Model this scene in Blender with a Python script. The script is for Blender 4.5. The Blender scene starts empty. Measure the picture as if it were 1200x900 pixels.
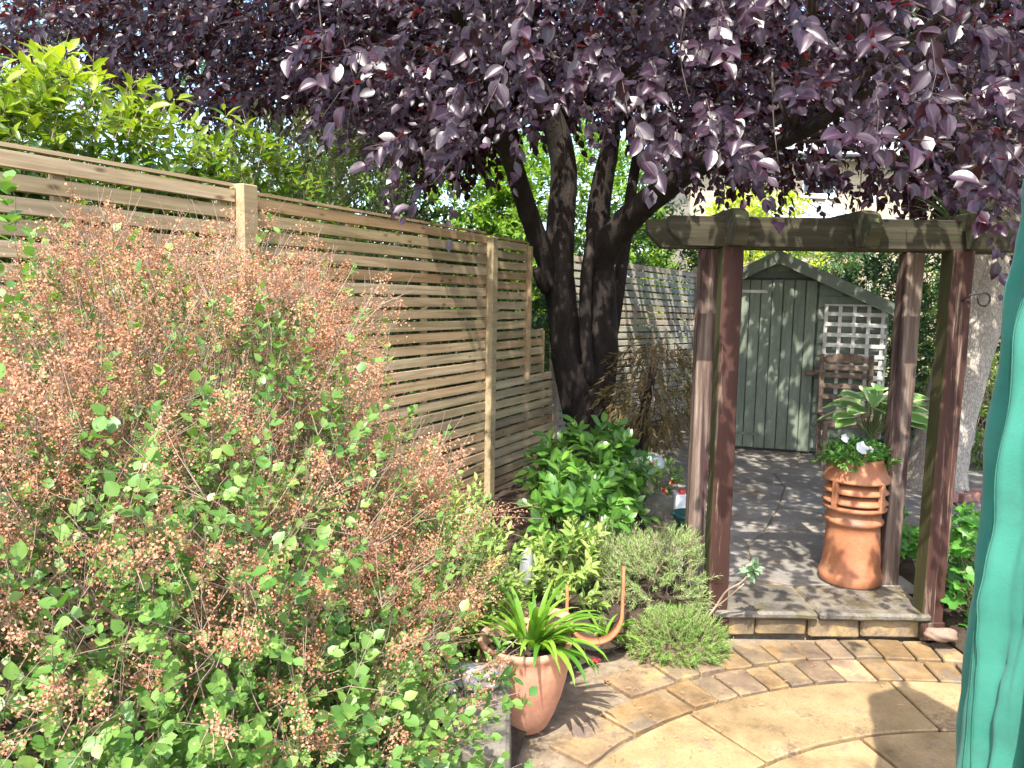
import bpy, math, random
import numpy as np
from mathutils import Matrix, Vector

random.seed(11)
rng = np.random.default_rng(11)
scene = bpy.context.scene
COL = scene.collection

# ------------------------------------------------------------------ camera, sky, sun, exposure
CAM_H = 1.6
PITCH, ROLL, FOC = 6.4, 1.0, 900.0
cam_d = bpy.data.cameras.new('camera')
cam_d.sensor_width = 36.0
cam_d.lens = 27.0
cam_d.clip_start = 0.05
cam_d.clip_end = 500
cam = bpy.data.objects.new('camera', cam_d)
COL.objects.link(cam)
cam.matrix_world = (Matrix.Translation((0, 0, CAM_H)) @ Matrix.Rotation(math.radians(90 - PITCH), 4, 'X')
                    @ Matrix.Rotation(math.radians(ROLL), 4, 'Z'))
scene.camera = cam

SUN_EL, SUN_AZ = math.radians(56), math.radians(197)      # azimuth clockwise from +Y: behind the camera, a little left
sun_dir = Vector((math.sin(SUN_AZ) * math.cos(SUN_EL), math.cos(SUN_AZ) * math.cos(SUN_EL), math.sin(SUN_EL)))
SUNV = np.array(sun_dir)
world = bpy.data.worlds.new('World')
scene.world = world
world.use_nodes = True
wn = world.node_tree
bg = wn.nodes['Background']
sky = wn.nodes.new('ShaderNodeTexSky')
sky.sky_type = 'NISHITA'
sky.sun_disc = False
sky.sun_elevation = SUN_EL
sky.sun_rotation = SUN_AZ
sky.air_density = 1.0
sky.dust_density = 2.5
wn.links.new(sky.outputs['Color'], bg.inputs['Color'])
bg.inputs['Strength'].default_value = 0.15
sl = bpy.data.lights.new('sun', 'SUN')
sl.energy = 2.8
sl.angle = math.radians(0.5)
sl.color = (1.0, 0.95, 0.87)
so = bpy.data.objects.new('sun', sl)
COL.objects.link(so)
so.rotation_euler = (-sun_dir).to_track_quat('-Z', 'Y').to_euler()
vs = scene.view_settings
vs.view_transform = 'Standard'
vs.look = 'None'
vs.gamma = 1.0
vs.use_curve_mapping = False
vs.exposure = 2.02
scene.cycles.max_bounces = 5
scene.cycles.diffuse_bounces = 3
scene.cycles.glossy_bounces = 2
scene.cycles.transmission_bounces = 2
scene.cycles.transparent_max_bounces = 4
scene.cycles.use_denoising = True

# ------------------------------------------------------------------ geometry helpers
RC = np.array(cam.matrix_world.to_3x3())
OC = np.array((0, 0, CAM_H))

def ray(px, py):
    return RC @ np.array([(px - 600) / FOC, -(py - 450) / FOC, -1.0])

def at(px, py, Y):
    d = ray(px, py)
    return OC + d * (Y / d[1])

def gnd(px, py, z):
    d = ray(px, py)
    return OC + d * ((z - OC[2]) / d[2])

def proj(P):
    c = (np.asarray(P) - OC) @ RC
    w = np.maximum(-c[..., 2], 1e-3)
    return 600 + FOC * c[..., 0] / w, 450 - FOC * c[..., 1] / w, -c[..., 2]

WM = {}

def put(o, parent=None, M=None):
    M = M or Matrix.Identity(4)
    if parent is not None:
        o.parent = parent
        o.matrix_parent_inverse = WM[parent.name].inverted()
    o.matrix_basis = M
    WM[o.name] = M.copy()
    return o

def tag(o, label, cat, group=None):
    o['label'] = label
    o['category'] = cat
    if group:
        o['group'] = group
    return o

def thing(name, label, cat, loc, group=None):
    o = bpy.data.objects.new(name, None)
    o.empty_display_size = 0.1
    COL.objects.link(o)
    put(o, None, Matrix.Translation(Vector(loc)))
    return tag(o, label, cat, group)

def link(name, me, mat, parent=None, M=None, kind=None):
    if mat is not None and len(me.materials) == 0:
        me.materials.append(mat)
    o = bpy.data.objects.new(name, me)
    COL.objects.link(o)
    put(o, parent, M)
    if kind:
        o['kind'] = kind
    return o

def np_mesh(name, V, F, smooth=False, attrs=None):
    """V (n,3); F (m,k) equal-size faces."""
    me = bpy.data.meshes.new(name)
    V = np.asarray(V, dtype=np.float32)
    F = np.asarray(F, dtype=np.int32)
    m, k = F.shape
    me.vertices.add(len(V))
    me.vertices.foreach_set('co', V.ravel())
    me.loops.add(m * k)
    me.loops.foreach_set('vertex_index', F.ravel())
    me.polygons.add(m)
    me.polygons.foreach_set('loop_start', np.arange(0, m * k, k, dtype=np.int32))
    if smooth:
        me.polygons.foreach_set('use_smooth', np.ones(m, dtype=bool))
    for an, av in (attrs or {}).items():
        a = me.attributes.new(an, 'FLOAT', 'POINT')
        a.data.foreach_set('value', np.asarray(av, dtype=np.float32))
    me.update(calc_edges=True)
    me.validate()
    return me

class MB:
    """collects simple shapes into one mesh"""
    def __init__(s):
        s.v, s.f = [], []

    def add(s, vs, fs):
        b = len(s.v)
        s.v += [tuple(map(float, p)) for p in vs]
        s.f += [tuple(i + b for i in f) for f in fs]
        return s

    def box(s, c, size, M=None, taper=1.0, jit=0.0):
        cx, cy, cz = c
        hx, hy, hz = size[0] / 2, size[1] / 2, size[2] / 2
        vs = []
        for dz in (-1, 1):
            t = taper if dz > 0 else 1.0
            for dx, dy in ((-1, -1), (1, -1), (1, 1), (-1, 1)):
                p = Vector((cx + dx * hx * t, cy + dy * hy * t, cz + dz * hz))
                if jit:
                    p += Vector([random.uniform(-jit, jit) for _ in range(3)])
                vs.append(M @ p if M else p)
        return s.add(vs, [(0, 3, 2, 1), (4, 5, 6, 7), (0, 1, 5, 4), (1, 2, 6, 5), (2, 3, 7, 6), (3, 0, 4, 7)])

    def prism(s, poly, z0, z1, M=None):
        """poly: list of (x, y) counter-clockwise, extruded in z"""
        n = len(poly)
        vs = [Vector((x, y, z0)) for x, y in poly] + [Vector((x, y, z1)) for x, y in poly]
        if M:
            vs = [M @ p for p in vs]
        fs = [tuple(reversed(range(n))), tuple(range(n, 2 * n))]
        fs += [(i, (i + 1) % n, n + (i + 1) % n, n + i) for i in range(n)]
        return s.add(vs, fs)

    def tube(s, pts, radii, n=8, wob=0.0, cap=True):
        pts = [Vector(p) for p in pts]
        if not hasattr(radii, '__len__'):
            radii = [radii] * len(pts)
        b = len(s.v)
        up = Vector((0.13, 0.31, 0.94))
        ref = None
        for i, p in enumerate(pts):
            t = (pts[min(i + 1, len(pts) - 1)] - pts[max(i - 1, 0)]).normalized()
            if ref is None:
                ref = t.cross(up)
                if ref.length < .1:
                    ref = t.cross(Vector((1, 0, 0)))
            ref = (ref - t * ref.dot(t)).normalized()
            bi = t.cross(ref)
            for k in range(n):
                a = 2 * math.pi * k / n
                r = radii[i] * (1 + (random.uniform(-wob, wob) if wob else 0))
                s.v.append(tuple(p + (ref * math.cos(a) + bi * math.sin(a)) * r))
        for i in range(len(pts) - 1):
            for k in range(n):
                a, c = b + i * n + k, b + i * n + (k + 1) % n
                s.f.append((a, c, c + n, a + n))
        if cap:
            s.f.append(tuple(b + k for k in reversed(range(n))))
            s.f.append(tuple(b + (len(pts) - 1) * n + k for k in range(n)))
        return s

    def lathe(s, prof, c=(0, 0, 0), n=40, a0=0.0, a1=2 * math.pi, rf=None):
        full = abs(a1 - a0 - 2 * math.pi) < 1e-6
        m = n if full else n + 1
        b = len(s.v)
        for j, (r, z) in enumerate(prof):
            for k in range(m):
                a = a0 + (a1 - a0) * k / n
                rr = r * (rf(a, z, j) if rf else 1.0)
                s.v.append((c[0] + rr * math.cos(a), c[1] + rr * math.sin(a), c[2] + z))
        for j in range(len(prof) - 1):
            for k in range(n):
                k2 = (k + 1) % m
                s.f.append((b + j * m + k, b + j * m + k2, b + (j + 1) * m + k2, b + (j + 1) * m + k))
        return s

    def mesh(s, name, smooth=False, bevel=0.0):
        me = bpy.data.meshes.new(name)
        me.from_pydata(s.v, [], s.f)
        if bevel:
            import bmesh
            bm = bmesh.new()
            bm.from_mesh(me)
            bmesh.ops.recalc_face_normals(bm, faces=bm.faces)
            bmesh.ops.bevel(bm, geom=bm.edges[:] + bm.verts[:], offset=bevel, segments=1, affect='EDGES', profile=.5)
            bm.to_mesh(me)
            bm.free()
        if smooth:
            for p in me.polygons:
                p.use_smooth = True
        me.update()
        return me

    def build(s, name, mat, parent=None, smooth=False, bevel=0.0, M=None, kind=None):
        return link(name, s.mesh(name, smooth, bevel), mat, parent, M, kind)

def spline(pts, n):
    """Catmull-Rom through pts"""
    P = [np.array(p, float) for p in pts]
    P = [2 * P[0] - P[1]] + P + [2 * P[-1] - P[-2]]
    out = []
    m = len(P) - 3
    for i in range(n):
        t = i / (n - 1) * m
        k = min(int(t), m - 1)
        u = t - k
        a, b, c, d = P[k:k + 4]
        out.append(.5 * ((2 * b) + (c - a) * u + (2 * a - 5 * b + 4 * c - d) * u * u + (3 * b - a - 3 * c + d) * u ** 3))
    return out

# ------------------------------------------------------------------ material helpers
def newmat(name):
    m = bpy.data.materials.new(name)
    m.use_nodes = True
    return m, m.node_tree, m.node_tree.nodes['Principled BSDF']

def N(nt, typ, **kw):
    n = nt.nodes.new('ShaderNode' + typ)
    for k, v in kw.items():
        if k in n.inputs:
            n.inputs[k].default_value = v
        else:
            setattr(n, k, v)
    return n

def rgba(c):
    return (c[0], c[1], c[2], 1.0)

def ramp(nt, stops, fac):
    r = nt.nodes.new('ShaderNodeValToRGB')
    el = r.color_ramp.elements
    while len(el) < len(stops):
        el.new(.5)
    for e, (p, c) in zip(el, stops):
        e.position = p
        e.color = rgba(c)
    nt.links.new(fac, r.inputs['Fac'])
    return r.outputs['Color']

def mixc(nt, fac, a, b, mode='MIX'):
    n = nt.nodes.new('ShaderNodeMix')
    n.data_type = 'RGBA'
    n.blend_type = mode
    for sock, v in ((n.inputs[0], fac), (n.inputs[6], a), (n.inputs[7], b)):
        if isinstance(v, (int, float)):
            sock.default_value = v
        elif isinstance(v, tuple):
            sock.default_value = rgba(v)
        else:
            nt.links.new(v, sock)
    return n.outputs[2]

def math_(nt, op, a, b=None, clamp=False):
    n = nt.nodes.new('ShaderNodeMath')
    n.operation = op
    n.use_clamp = clamp
    for sock, v in ((n.inputs[0], a), (n.inputs[1], b)):
        if v is None:
            continue
        if isinstance(v, (int, float)):
            sock.default_value = v
        else:
            nt.links.new(v, sock)
    return n.outputs[0]

def coords(nt, stretch=(1, 1, 1), rand=True):
    tc = nt.nodes.new('ShaderNodeTexCoord')
    mp = nt.nodes.new('ShaderNodeMapping')
    mp.inputs['Scale'].default_value = stretch
    nt.links.new(tc.outputs['Object'], mp.inputs['Vector'])
    out = mp.outputs['Vector']
    rnd = None
    if rand:
        oi = nt.nodes.new('ShaderNodeObjectInfo')
        rnd = oi.outputs['Random']
        cx = nt.nodes.new('ShaderNodeCombineXYZ')
        nt.links.new(math_(nt, 'MULTIPLY', rnd, 57.0), cx.inputs[0])
        nt.links.new(math_(nt, 'MULTIPLY', rnd, 131.0), cx.inputs[1])
        nt.links.new(math_(nt, 'MULTIPLY', rnd, 23.0), cx.inputs[2])
        ad = nt.nodes.new('ShaderNodeVectorMath')
        nt.links.new(out, ad.inputs[0])
        nt.links.new(cx.outputs[0], ad.inputs[1])
        out = ad.outputs[0]
    return out, rnd

def noise(nt, vec, scale, detail=5.0, rough=.6, dist=0.0):
    n = N(nt, 'TexNoise', Scale=scale, Detail=detail, Roughness=rough, Distortion=dist)
    nt.links.new(vec, n.inputs['Vector'])
    return n.outputs['Fac']

def bump(nt, bsdf, h, strength=.3, dist=.01):
    b = N(nt, 'Bump', Strength=strength, Distance=dist)
    nt.links.new(h, b.inputs['Height'])
    nt.links.new(b.outputs['Normal'], bsdf.inputs['Normal'])

def surf(name, stops, scale=6, detail=6, rough=.8, bmp=.3, bdist=.01, stretch=(1, 1, 1), rand=True, rand_amt=.25,
         spots=None, spot_scale=3.0, spot_lo=.55, spot_hi=.65, fine=None, spec=.3, specks=None):
    """noise ramp + optional stain patches + per-object brightness"""
    m, nt, b = newmat(name)
    vec, rnd = coords(nt, stretch, rand)
    nz = noise(nt, vec, scale, detail)
    col = ramp(nt, stops, nz)
    if spots:
        s = noise(nt, vec, spot_scale, 6, .65, .4)
        mr = N(nt, 'MapRange')
        mr.inputs[1].default_value = spot_lo
        mr.inputs[2].default_value = spot_hi
        nt.links.new(s, mr.inputs[0])
        col = mixc(nt, mr.outputs[0], col, spots)
    if specks:
        s1 = noise(nt, vec, 34, 5, .75, 1.2)
        s2 = noise(nt, vec, 3.1, 4, .6)
        sm = N(nt, 'MapRange')
        sm.inputs[1].default_value = 1.10
        sm.inputs[2].default_value = 1.24
        nt.links.new(math_(nt, 'ADD', s1, s2), sm.inputs[0])
        col = mixc(nt, math_(nt, 'MULTIPLY', sm.outputs[0], .8), col, specks)
    f = noise(nt, vec, fine or scale * 9, 4, .7)
    g = math_(nt, 'ADD', math_(nt, 'MULTIPLY', f, .7), .65)
    col = mixc(nt, 1.0, col, g, 'MULTIPLY')
    if rnd is not None and rand_amt:
        v = math_(nt, 'ADD', math_(nt, 'MULTIPLY', rnd, rand_amt * 2), 1 - rand_amt)
        col = mixc(nt, 1.0, col, v, 'MULTIPLY')
    nt.links.new(col, b.inputs['Base Color'])
    b.inputs['Roughness'].default_value = rough
    b.inputs['Specular IOR Level'].default_value = spec
    if bmp:
        bump(nt, b, math_(nt, 'ADD', nz, math_(nt, 'MULTIPLY', f, .4)), bmp, bdist)
    return m

def leafmat(name, c0, c1, trans=.3, tcol=None, rough=.45, spec=.4, edge=None, mid=None, edge_pos=.6):
    """tint attribute blends c0..c1; edge attribute paints a margin or a midrib"""
    m, nt, b = newmat(name)
    at_ = N(nt, 'Attribute', attribute_name='tint')
    col = mixc(nt, at_.outputs['Fac'], tuple(c0), tuple(c1))
    if edge or mid:
        ae = N(nt, 'Attribute', attribute_name='edge')
        if edge:
            mr = N(nt, 'MapRange')
            mr.inputs[1].default_value = edge_pos
            mr.inputs[2].default_value = edge_pos + .12
            nt.links.new(ae.outputs['Fac'], mr.inputs[0])
            col = mixc(nt, mr.outputs[0], col, tuple(edge))
        if mid:
            mr = N(nt, 'MapRange')
            mr.inputs[1].default_value = .18
            mr.inputs[2].default_value = .0
            nt.links.new(ae.outputs['Fac'], mr.inputs[0])
            col = mixc(nt, math_(nt, 'MULTIPLY', mr.outputs[0], .6), col, tuple(mid))
    nt.links.new(col, b.inputs['Base Color'])
    b.inputs['Roughness'].default_value = rough
    b.inputs['Specular IOR Level'].default_value = spec
    tr = nt.nodes.new('ShaderNodeBsdfTranslucent')
    if tcol:
        tr.inputs['Color'].default_value = rgba(tcol)
    else:
        nt.links.new(mixc(nt, 1.0, col, (1.5, 1.6, .7), 'MULTIPLY'), tr.inputs['Color'])
    mx = nt.nodes.new('ShaderNodeMixShader')
    mx.inputs[0].default_value = trans
    nt.links.new(b.outputs[0], mx.inputs[1])
    nt.links.new(tr.outputs[0], mx.inputs[2])
    nt.links.new(mx.outputs[0], nt.nodes['Material Output'].inputs['Surface'])
    return m

# ------------------------------------------------------------------ materials
MAT = {}

def wood_mat(name, c0, c1, c2, rough=.75, amt=.28, knots=True, sx=1.2):
    m, nt, b = newmat(name)
    vec, rnd = coords(nt, (sx, 26, 26))
    g = noise(nt, vec, 1.6, 6, .6, .6)
    col = ramp(nt, [(.3, c0), (.55, c1), (.75, c2)], g)
    if knots:
        v2, _ = coords(nt, (5.2, 14, 14))
        vo = N(nt, 'TexVoronoi', Scale=1.0)
        nt.links.new(v2, vo.inputs['Vector'])
        k = N(nt, 'MapRange')
        k.inputs[1].default_value = .07
        k.inputs[2].default_value = .17
        k.inputs[3].default_value = 1
        k.inputs[4].default_value = 0
        nt.links.new(vo.outputs['Distance'], k.inputs[0])
        col = mixc(nt, math_(nt, 'MULTIPLY', k.outputs[0], .75), col, (c0[0] * .35, c0[1] * .28, c0[2] * .22))
    v3, _ = coords(nt, (.8, 2, 2))
    st = noise(nt, v3, 3.0, 5)
    col = mixc(nt, 1.0, col, math_(nt, 'ADD', math_(nt, 'MULTIPLY', st, .8), .6), 'MULTIPLY')
    hue = ramp(nt, [(0, (1.08, .97, .84)), (.35, (1, 1, 1)), (.7, (.94, 1.0, .90)), (1, (.90, .95, 1.0))], rnd)
    col = mixc(nt, 1.0, col, hue, 'MULTIPLY')
    r2 = math_(nt, 'FRACT', math_(nt, 'MULTIPLY', rnd, 7.13))
    col = mixc(nt, 1.0, col, math_(nt, 'ADD', math_(nt, 'MULTIPLY', r2, 2 * amt), 1 - amt), 'MULTIPLY')
    nt.links.new(col, b.inputs['Base Color'])
    b.inputs['Roughness'].default_value = rough
    b.inputs['Specular IOR Level'].default_value = .25
    bump(nt, b, g, .25, .004)
    return m

MAT['slat'] = wood_mat('fence_softwood', (.28, .19, .105), (.44, .325, .195), (.55, .44, .29))
MAT['slat_far'] = wood_mat('fence_weathered', (.50, .43, .35), (.64, .57, .48), (.72, .66, .57), amt=.12)
MAT['post'] = wood_mat('fence_post_wood', (.30, .21, .115), (.40, .30, .18), (.46, .36, .225), amt=.05, knots=False, sx=.5)

def worn_paint():
    m, nt, b = newmat('worn_brown_paint')
    vec, rnd = coords(nt, (30, 30, 1.5))
    g = noise(nt, vec, 1.2, 8, .65, .3)
    paint = ramp(nt, [(.3, (.036, .017, .013)), (.7, (.068, .031, .024))], noise(nt, vec, .5, 3))
    bare = ramp(nt, [(.3, (.12, .085, .06)), (.7, (.27, .20, .145))], noise(nt, vec, 3.0, 5))
    k = N(nt, 'MapRange')
    k.inputs[1].default_value = .56
    k.inputs[2].default_value = .66
    nt.links.new(g, k.inputs[0])
    col = mixc(nt, k.outputs[0], paint, bare)
    ge = nt.nodes.new('ShaderNodeNewGeometry')
    sp = nt.nodes.new('ShaderNodeSeparateXYZ')
    nt.links.new(ge.outputs['True Normal'], sp.inputs[0])
    left = N(nt, 'MapRange')
    left.inputs[1].default_value = -.5
    left.inputs[2].default_value = -.9
    nt.links.new(sp.outputs[0], left.inputs[0])
    alg = math_(nt, 'MULTIPLY', left.outputs[0], math_(nt, 'ADD', noise(nt, vec, .8, 4), .25, True))
    col = mixc(nt, alg, col, (.060, .068, .026))
    nt.links.new(col, b.inputs['Base Color'])
    b.inputs['Roughness'].default_value = .75
    b.inputs['Specular IOR Level'].default_value = .18
    bump(nt, b, g, .5, .006)
    return m

MAT['paint'] = worn_paint()
MAT['barewood'] = surf('weathered_post_wood', [(.3, (.07, .045, .036)), (.5, (.13, .092, .07)), (.72, (.27, .21, .165))], 1.5, 8, .85, .7, .008,
                       (30, 30, 1.4), spots=(.045, .024, .022), spot_scale=.7, spot_lo=.46, spot_hi=.60)
MAT['beam'] = surf('mossy_beam_wood', [(.3, (.022, .020, .011)), (.55, (.055, .048, .028)), (.75, (.115, .10, .062))], 1.4, 7, .85, .5, .01,
                   (1.0, 20, 20), spots=(.055, .066, .024), spot_scale=.8, spot_lo=.52, spot_hi=.7)
MAT['slab'] = surf('grey_flagstone', [(.3, (.155, .145, .128)), (.5, (.22, .202, .175)), (.7, (.30, .27, .225))], 3.2, 8, .62, .5, .012,
                   spots=(.17, .135, .09), spot_scale=4.2, spot_lo=.54, spot_hi=.68, rand_amt=.18, spec=.2)
MAT['sand'] = surf('yellow_sandstone', [(.28, (.13, .085, .042)), (.42, (.235, .162, .078)), (.58, (.295, .208, .103)), (.75, (.345, .262, .148))], 5.5, 11, .85, .6, .012,
                   spots=(.20, .145, .105), spot_scale=9, spot_lo=.60, spot_hi=.70, rand_amt=.10, fine=95, specks=(.13, .085, .055))
MAT['sand_worn'] = surf('stained_sandstone', [(.28, (.11, .075, .048)), (.45, (.22, .15, .085)), (.6, (.31, .22, .105)), (.75, (.36, .28, .175))], 5, 9, .8, .5, .01,
                        spots=(.15, .11, .09), spot_scale=5, spot_lo=.52, spot_hi=.62, rand_amt=.15, fine=50, specks=(.09, .065, .045))
MAT['sett_ochre'] = surf('ochre_sett', [(.3, (.095, .062, .034)), (.48, (.20, .128, .058)), (.72, (.29, .205, .11))], 6, 8, .7, .6, .012,
                         spots=(.13, .11, .085), spot_scale=7, spot_lo=.52, spot_hi=.66, rand_amt=.16)
MAT['sett_grey'] = surf('grey_sett', [(.3, (.085, .064, .043)), (.5, (.16, .118, .072)), (.72, (.25, .18, .10))], 6, 8, .7, .6, .012,
                        spots=(.36, .24, .09), spot_scale=6, spot_lo=.55, spot_hi=.7, rand_amt=.2)
MAT['sett_pink'] = surf('pinkish_sett', [(.3, (.10, .068, .047)), (.5, (.175, .122, .078)), (.72, (.26, .185, .115))], 6, 8, .7, .6, .012,
                        spots=(.35, .26, .12), spot_scale=6, spot_lo=.58, spot_hi=.7, rand_amt=.2)
MAT['step'] = surf('damp_step_stone', [(.3, (.085, .075, .06)), (.5, (.15, .132, .105)), (.72, (.24, .205, .155))], 7, 9, .6, .7, .014,
                   spots=(.10, .085, .04), spot_scale=8, spot_lo=.5, spot_hi=.62, rand_amt=.12, spec=.45, specks=(.06, .05, .035))
MAT['mortar'] = surf('sandy_mortar', [(.3, (.12, .09, .06)), (.7, (.24, .19, .13))], 20, 6, .95, .4)
MAT['soil'] = surf('dark_soil', [(.3, (.035, .024, .016)), (.6, (.075, .052, .035)), (.8, (.13, .095, .065))], 14, 8, .95, .9, .03, rand=False)
MAT['ground'] = surf('rough_ground', [(.3, (.05, .055, .02)), (.7, (.11, .10, .05))], 2, 8, .95, .6, .03, rand=False)
MAT['terracotta'] = surf('orange_terracotta', [(.3, (.24, .09, .042)), (.5, (.37, .145, .066)), (.72, (.47, .22, .115))], 6, 9, .62, .3, .005,
                         spots=(.17, .125, .09), spot_scale=5.5, spot_lo=.55, spot_hi=.70, rand_amt=.04, spec=.45)
MAT['terracotta_pale'] = surf('pale_terracotta', [(.3, (.40, .185, .115)), (.5, (.50, .255, .165)), (.72, (.58, .33, .23))], 5, 7, .8, .25, .004,
                              spots=(.55, .40, .30), spot_scale=5, spot_lo=.6, spot_hi=.78, rand_amt=.05)
MAT['shed'] = surf('shed_green_paint', [(.3, (.145, .175, .13)), (.5, (.19, .225, .168)), (.72, (.245, .28, .215))], 1.5, 6, .65, .3, .004, (5, 5, .8),
                   rand_amt=.10)
MAT['shed_dark'] = surf('shed_dark_trim', [(.3, (.115, .14, .108)), (.7, (.19, .22, .172))], 3, 6, .7, .3, .004, rand_amt=.08)
MAT['felt_gap_shade'] = surf('roof_felt_gap_shade', [(.3, (.05, .065, .06)), (.7, (.10, .12, .11))], 8, 7, .9, .5, .006, rand_amt=.05, spots=(.14, .16, .13), spot_scale=3)
MAT['lath'] = surf('white_trellis_paint', [(.3, (.46, .44, .39)), (.7, (.78, .76, .71))], 9, 7, .7, .3, .003, rand_amt=.16)
MAT['chair'] = surf('weathered_teak', [(.3, (.10, .065, .045)), (.5, (.175, .12, .085)), (.72, (.28, .21, .16))], 2.5, 7, .75, .4, .004, (10, 10, 10), rand_amt=.2)
MAT['bark'] = surf('plum_bark', [(.3, (.015, .011, .009)), (.5, (.031, .023, .019)), (.72, (.065, .051, .042))], 3, 8, .85, 1.0, .03, (3, 3, .9), rand=False)
MAT['bark_pale'] = None
MAT['twig'] = surf('brown_twig', [(.3, (.20, .14, .10)), (.7, (.38, .28, .21))], 9, 4, .85, 0, rand=False)
MAT['twig_dark'] = surf('dark_twig', [(.3, (.04, .028, .026)), (.7, (.10, .075, .065))], 9, 4, .8, 0, rand=False)
MAT['twig_green'] = surf('green_stem', [(.3, (.10, .14, .05)), (.7, (.22, .24, .10))], 9, 4, .7, 0, rand=False)
MAT['concrete'] = surf('mossy_concrete', [(.3, (.10, .09, .068)), (.5, (.165, .148, .115)), (.7, (.23, .21, .168))], 9, 8, .9, .7, .012,
                       spots=(.16, .17, .07), spot_scale=6, spot_lo=.58, spot_hi=.7, rand_amt=.1)
MAT['concrete_dark'] = surf('mossy_boulder', [(.3, (.09, .085, .06)), (.5, (.15, .14, .105)), (.7, (.22, .205, .165))], 9, 8, .9, .7, .012, spots=(.10, .12, .04), spot_scale=6)
MAT['whitestone'] = surf('white_stone', [(.3, (.42, .40, .37)), (.7, (.72, .70, .66))], 8, 7, .8, .5, .01)
MAT['brick_red'] = surf('red_brick', [(.3, (.24, .12, .09)), (.6, (.38, .21, .165)), (.8, (.48, .33, .27))], 12, 7, .9, .6, .008, rand_amt=.25)
MAT['stone_pink'] = surf('pink_stone', [(.3, (.15, .095, .068)), (.7, (.28, .195, .145))], 10, 6, .8, .4, .01)
MAT['rust'] = surf('rust_orange', [(.3, (.36, .11, .05)), (.7, (.52, .19, .09))], 10, 6, .7, .3, .004)
MAT['plastic_green'] = surf('dark_green_plastic', [(.3, (.008, .05, .04)), (.7, (.012, .075, .06))], 3, 3, .4, 0)
MAT['hose'] = surf('green_hose', [(.3, (.01, .28, .12)), (.7, (.02, .36, .16))], 3, 3, .35, 0)
MAT['white_plastic'] = surf('white_plastic', [(.3, (.62, .64, .66)), (.7, (.74, .76, .78))], 3, 3, .4, 0)
MAT['red_plastic'] = surf('red_plastic', [(.3, (.45, .03, .02)), (.7, (.55, .05, .04))], 3, 3, .4, 0)
MAT['iron'] = surf('black_iron', [(.3, (.012, .012, .013)), (.7, (.03, .03, .03))], 8, 4, .5, .2, .003)
MAT['cream_brick'] = None
MAT['slate'] = surf('grey_slate', [(.3, (.20, .21, .22)), (.7, (.32, .33, .34))], 4, 5, .7, .2)
MAT['upvc'] = surf('white_window_paint', [(.3, (.70, .70, .69)), (.7, (.80, .80, .79))], 3, 3, .45, 0)
mg, nt, b = newmat('window_glass')
b.inputs['Base Color'].default_value = (.05, .06, .07, 1)
b.inputs['Roughness'].default_value = .05
MAT['glass'] = mg

def pale_bark():
    m, nt, b = newmat('pale_cracked_bark')
    vec, _ = coords(nt, (1, 1, .38), rand=False)
    vo = N(nt, 'TexVoronoi', Scale=62.0, feature='DISTANCE_TO_EDGE')
    w = nt.nodes.new('ShaderNodeVectorMath')
    w.operation = 'ADD'
    nz = N(nt, 'TexNoise', Scale=9.0, Detail=4.0)
    nt.links.new(vec, nz.inputs['Vector'])
    sc = nt.nodes.new('ShaderNodeVectorMath')
    sc.operation = 'SCALE'
    sc.inputs['Scale'].default_value = .06
    nt.links.new(nz.outputs['Color'], sc.inputs[0])
    nt.links.new(vec, w.inputs[0])
    nt.links.new(sc.outputs[0], w.inputs[1])
    nt.links.new(w.outputs[0], vo.inputs['Vector'])
    k = N(nt, 'MapRange')
    k.inputs[1].default_value = .0
    k.inputs[2].default_value = .22
    nt.links.new(vo.outputs['Distance'], k.inputs[0])
    base = ramp(nt, [(.3, (.34, .29, .235)), (.6, (.48, .425, .35)), (.8, (.58, .53, .45))], noise(nt, vec, 6, 6))
    col = mixc(nt, k.outputs[0], (.25, .21, .17), base)
    nt.links.new(col, b.inputs['Base Color'])
    b.inputs['Roughness'].default_value = .9
    bump(nt, b, k.outputs[0], .4, .008)
    return m

MAT['bark_pale'] = pale_bark()

def brickwall():
    m, nt, b = newmat('cream_brickwork')
    tc = nt.nodes.new('ShaderNodeTexCoord')
    mp = N(nt, 'Mapping')
    mp.inputs['Rotation'].default_value = (math.radians(90), 0, 0)
    nt.links.new(tc.outputs['Object'], mp.inputs['Vector'])
    br = N(nt, 'TexBrick', Scale=1.0, **{'Mortar Size': .008, 'Brick Width': .225, 'Row Height': .075})
    br.inputs['Color1'].default_value = (.46, .37, .24, 1)
    br.inputs['Color2'].default_value = (.36, .28, .175, 1)
    br.inputs['Mortar'].default_value = (.44, .40, .33, 1)
    nt.links.new(mp.outputs[0], br.inputs['Vector'])
    nt.links.new(br.outputs['Color'], b.inputs['Base Color'])
    b.inputs['Roughness'].default_value = .9
    return m

MAT['cream_brick'] = brickwall()

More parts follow.
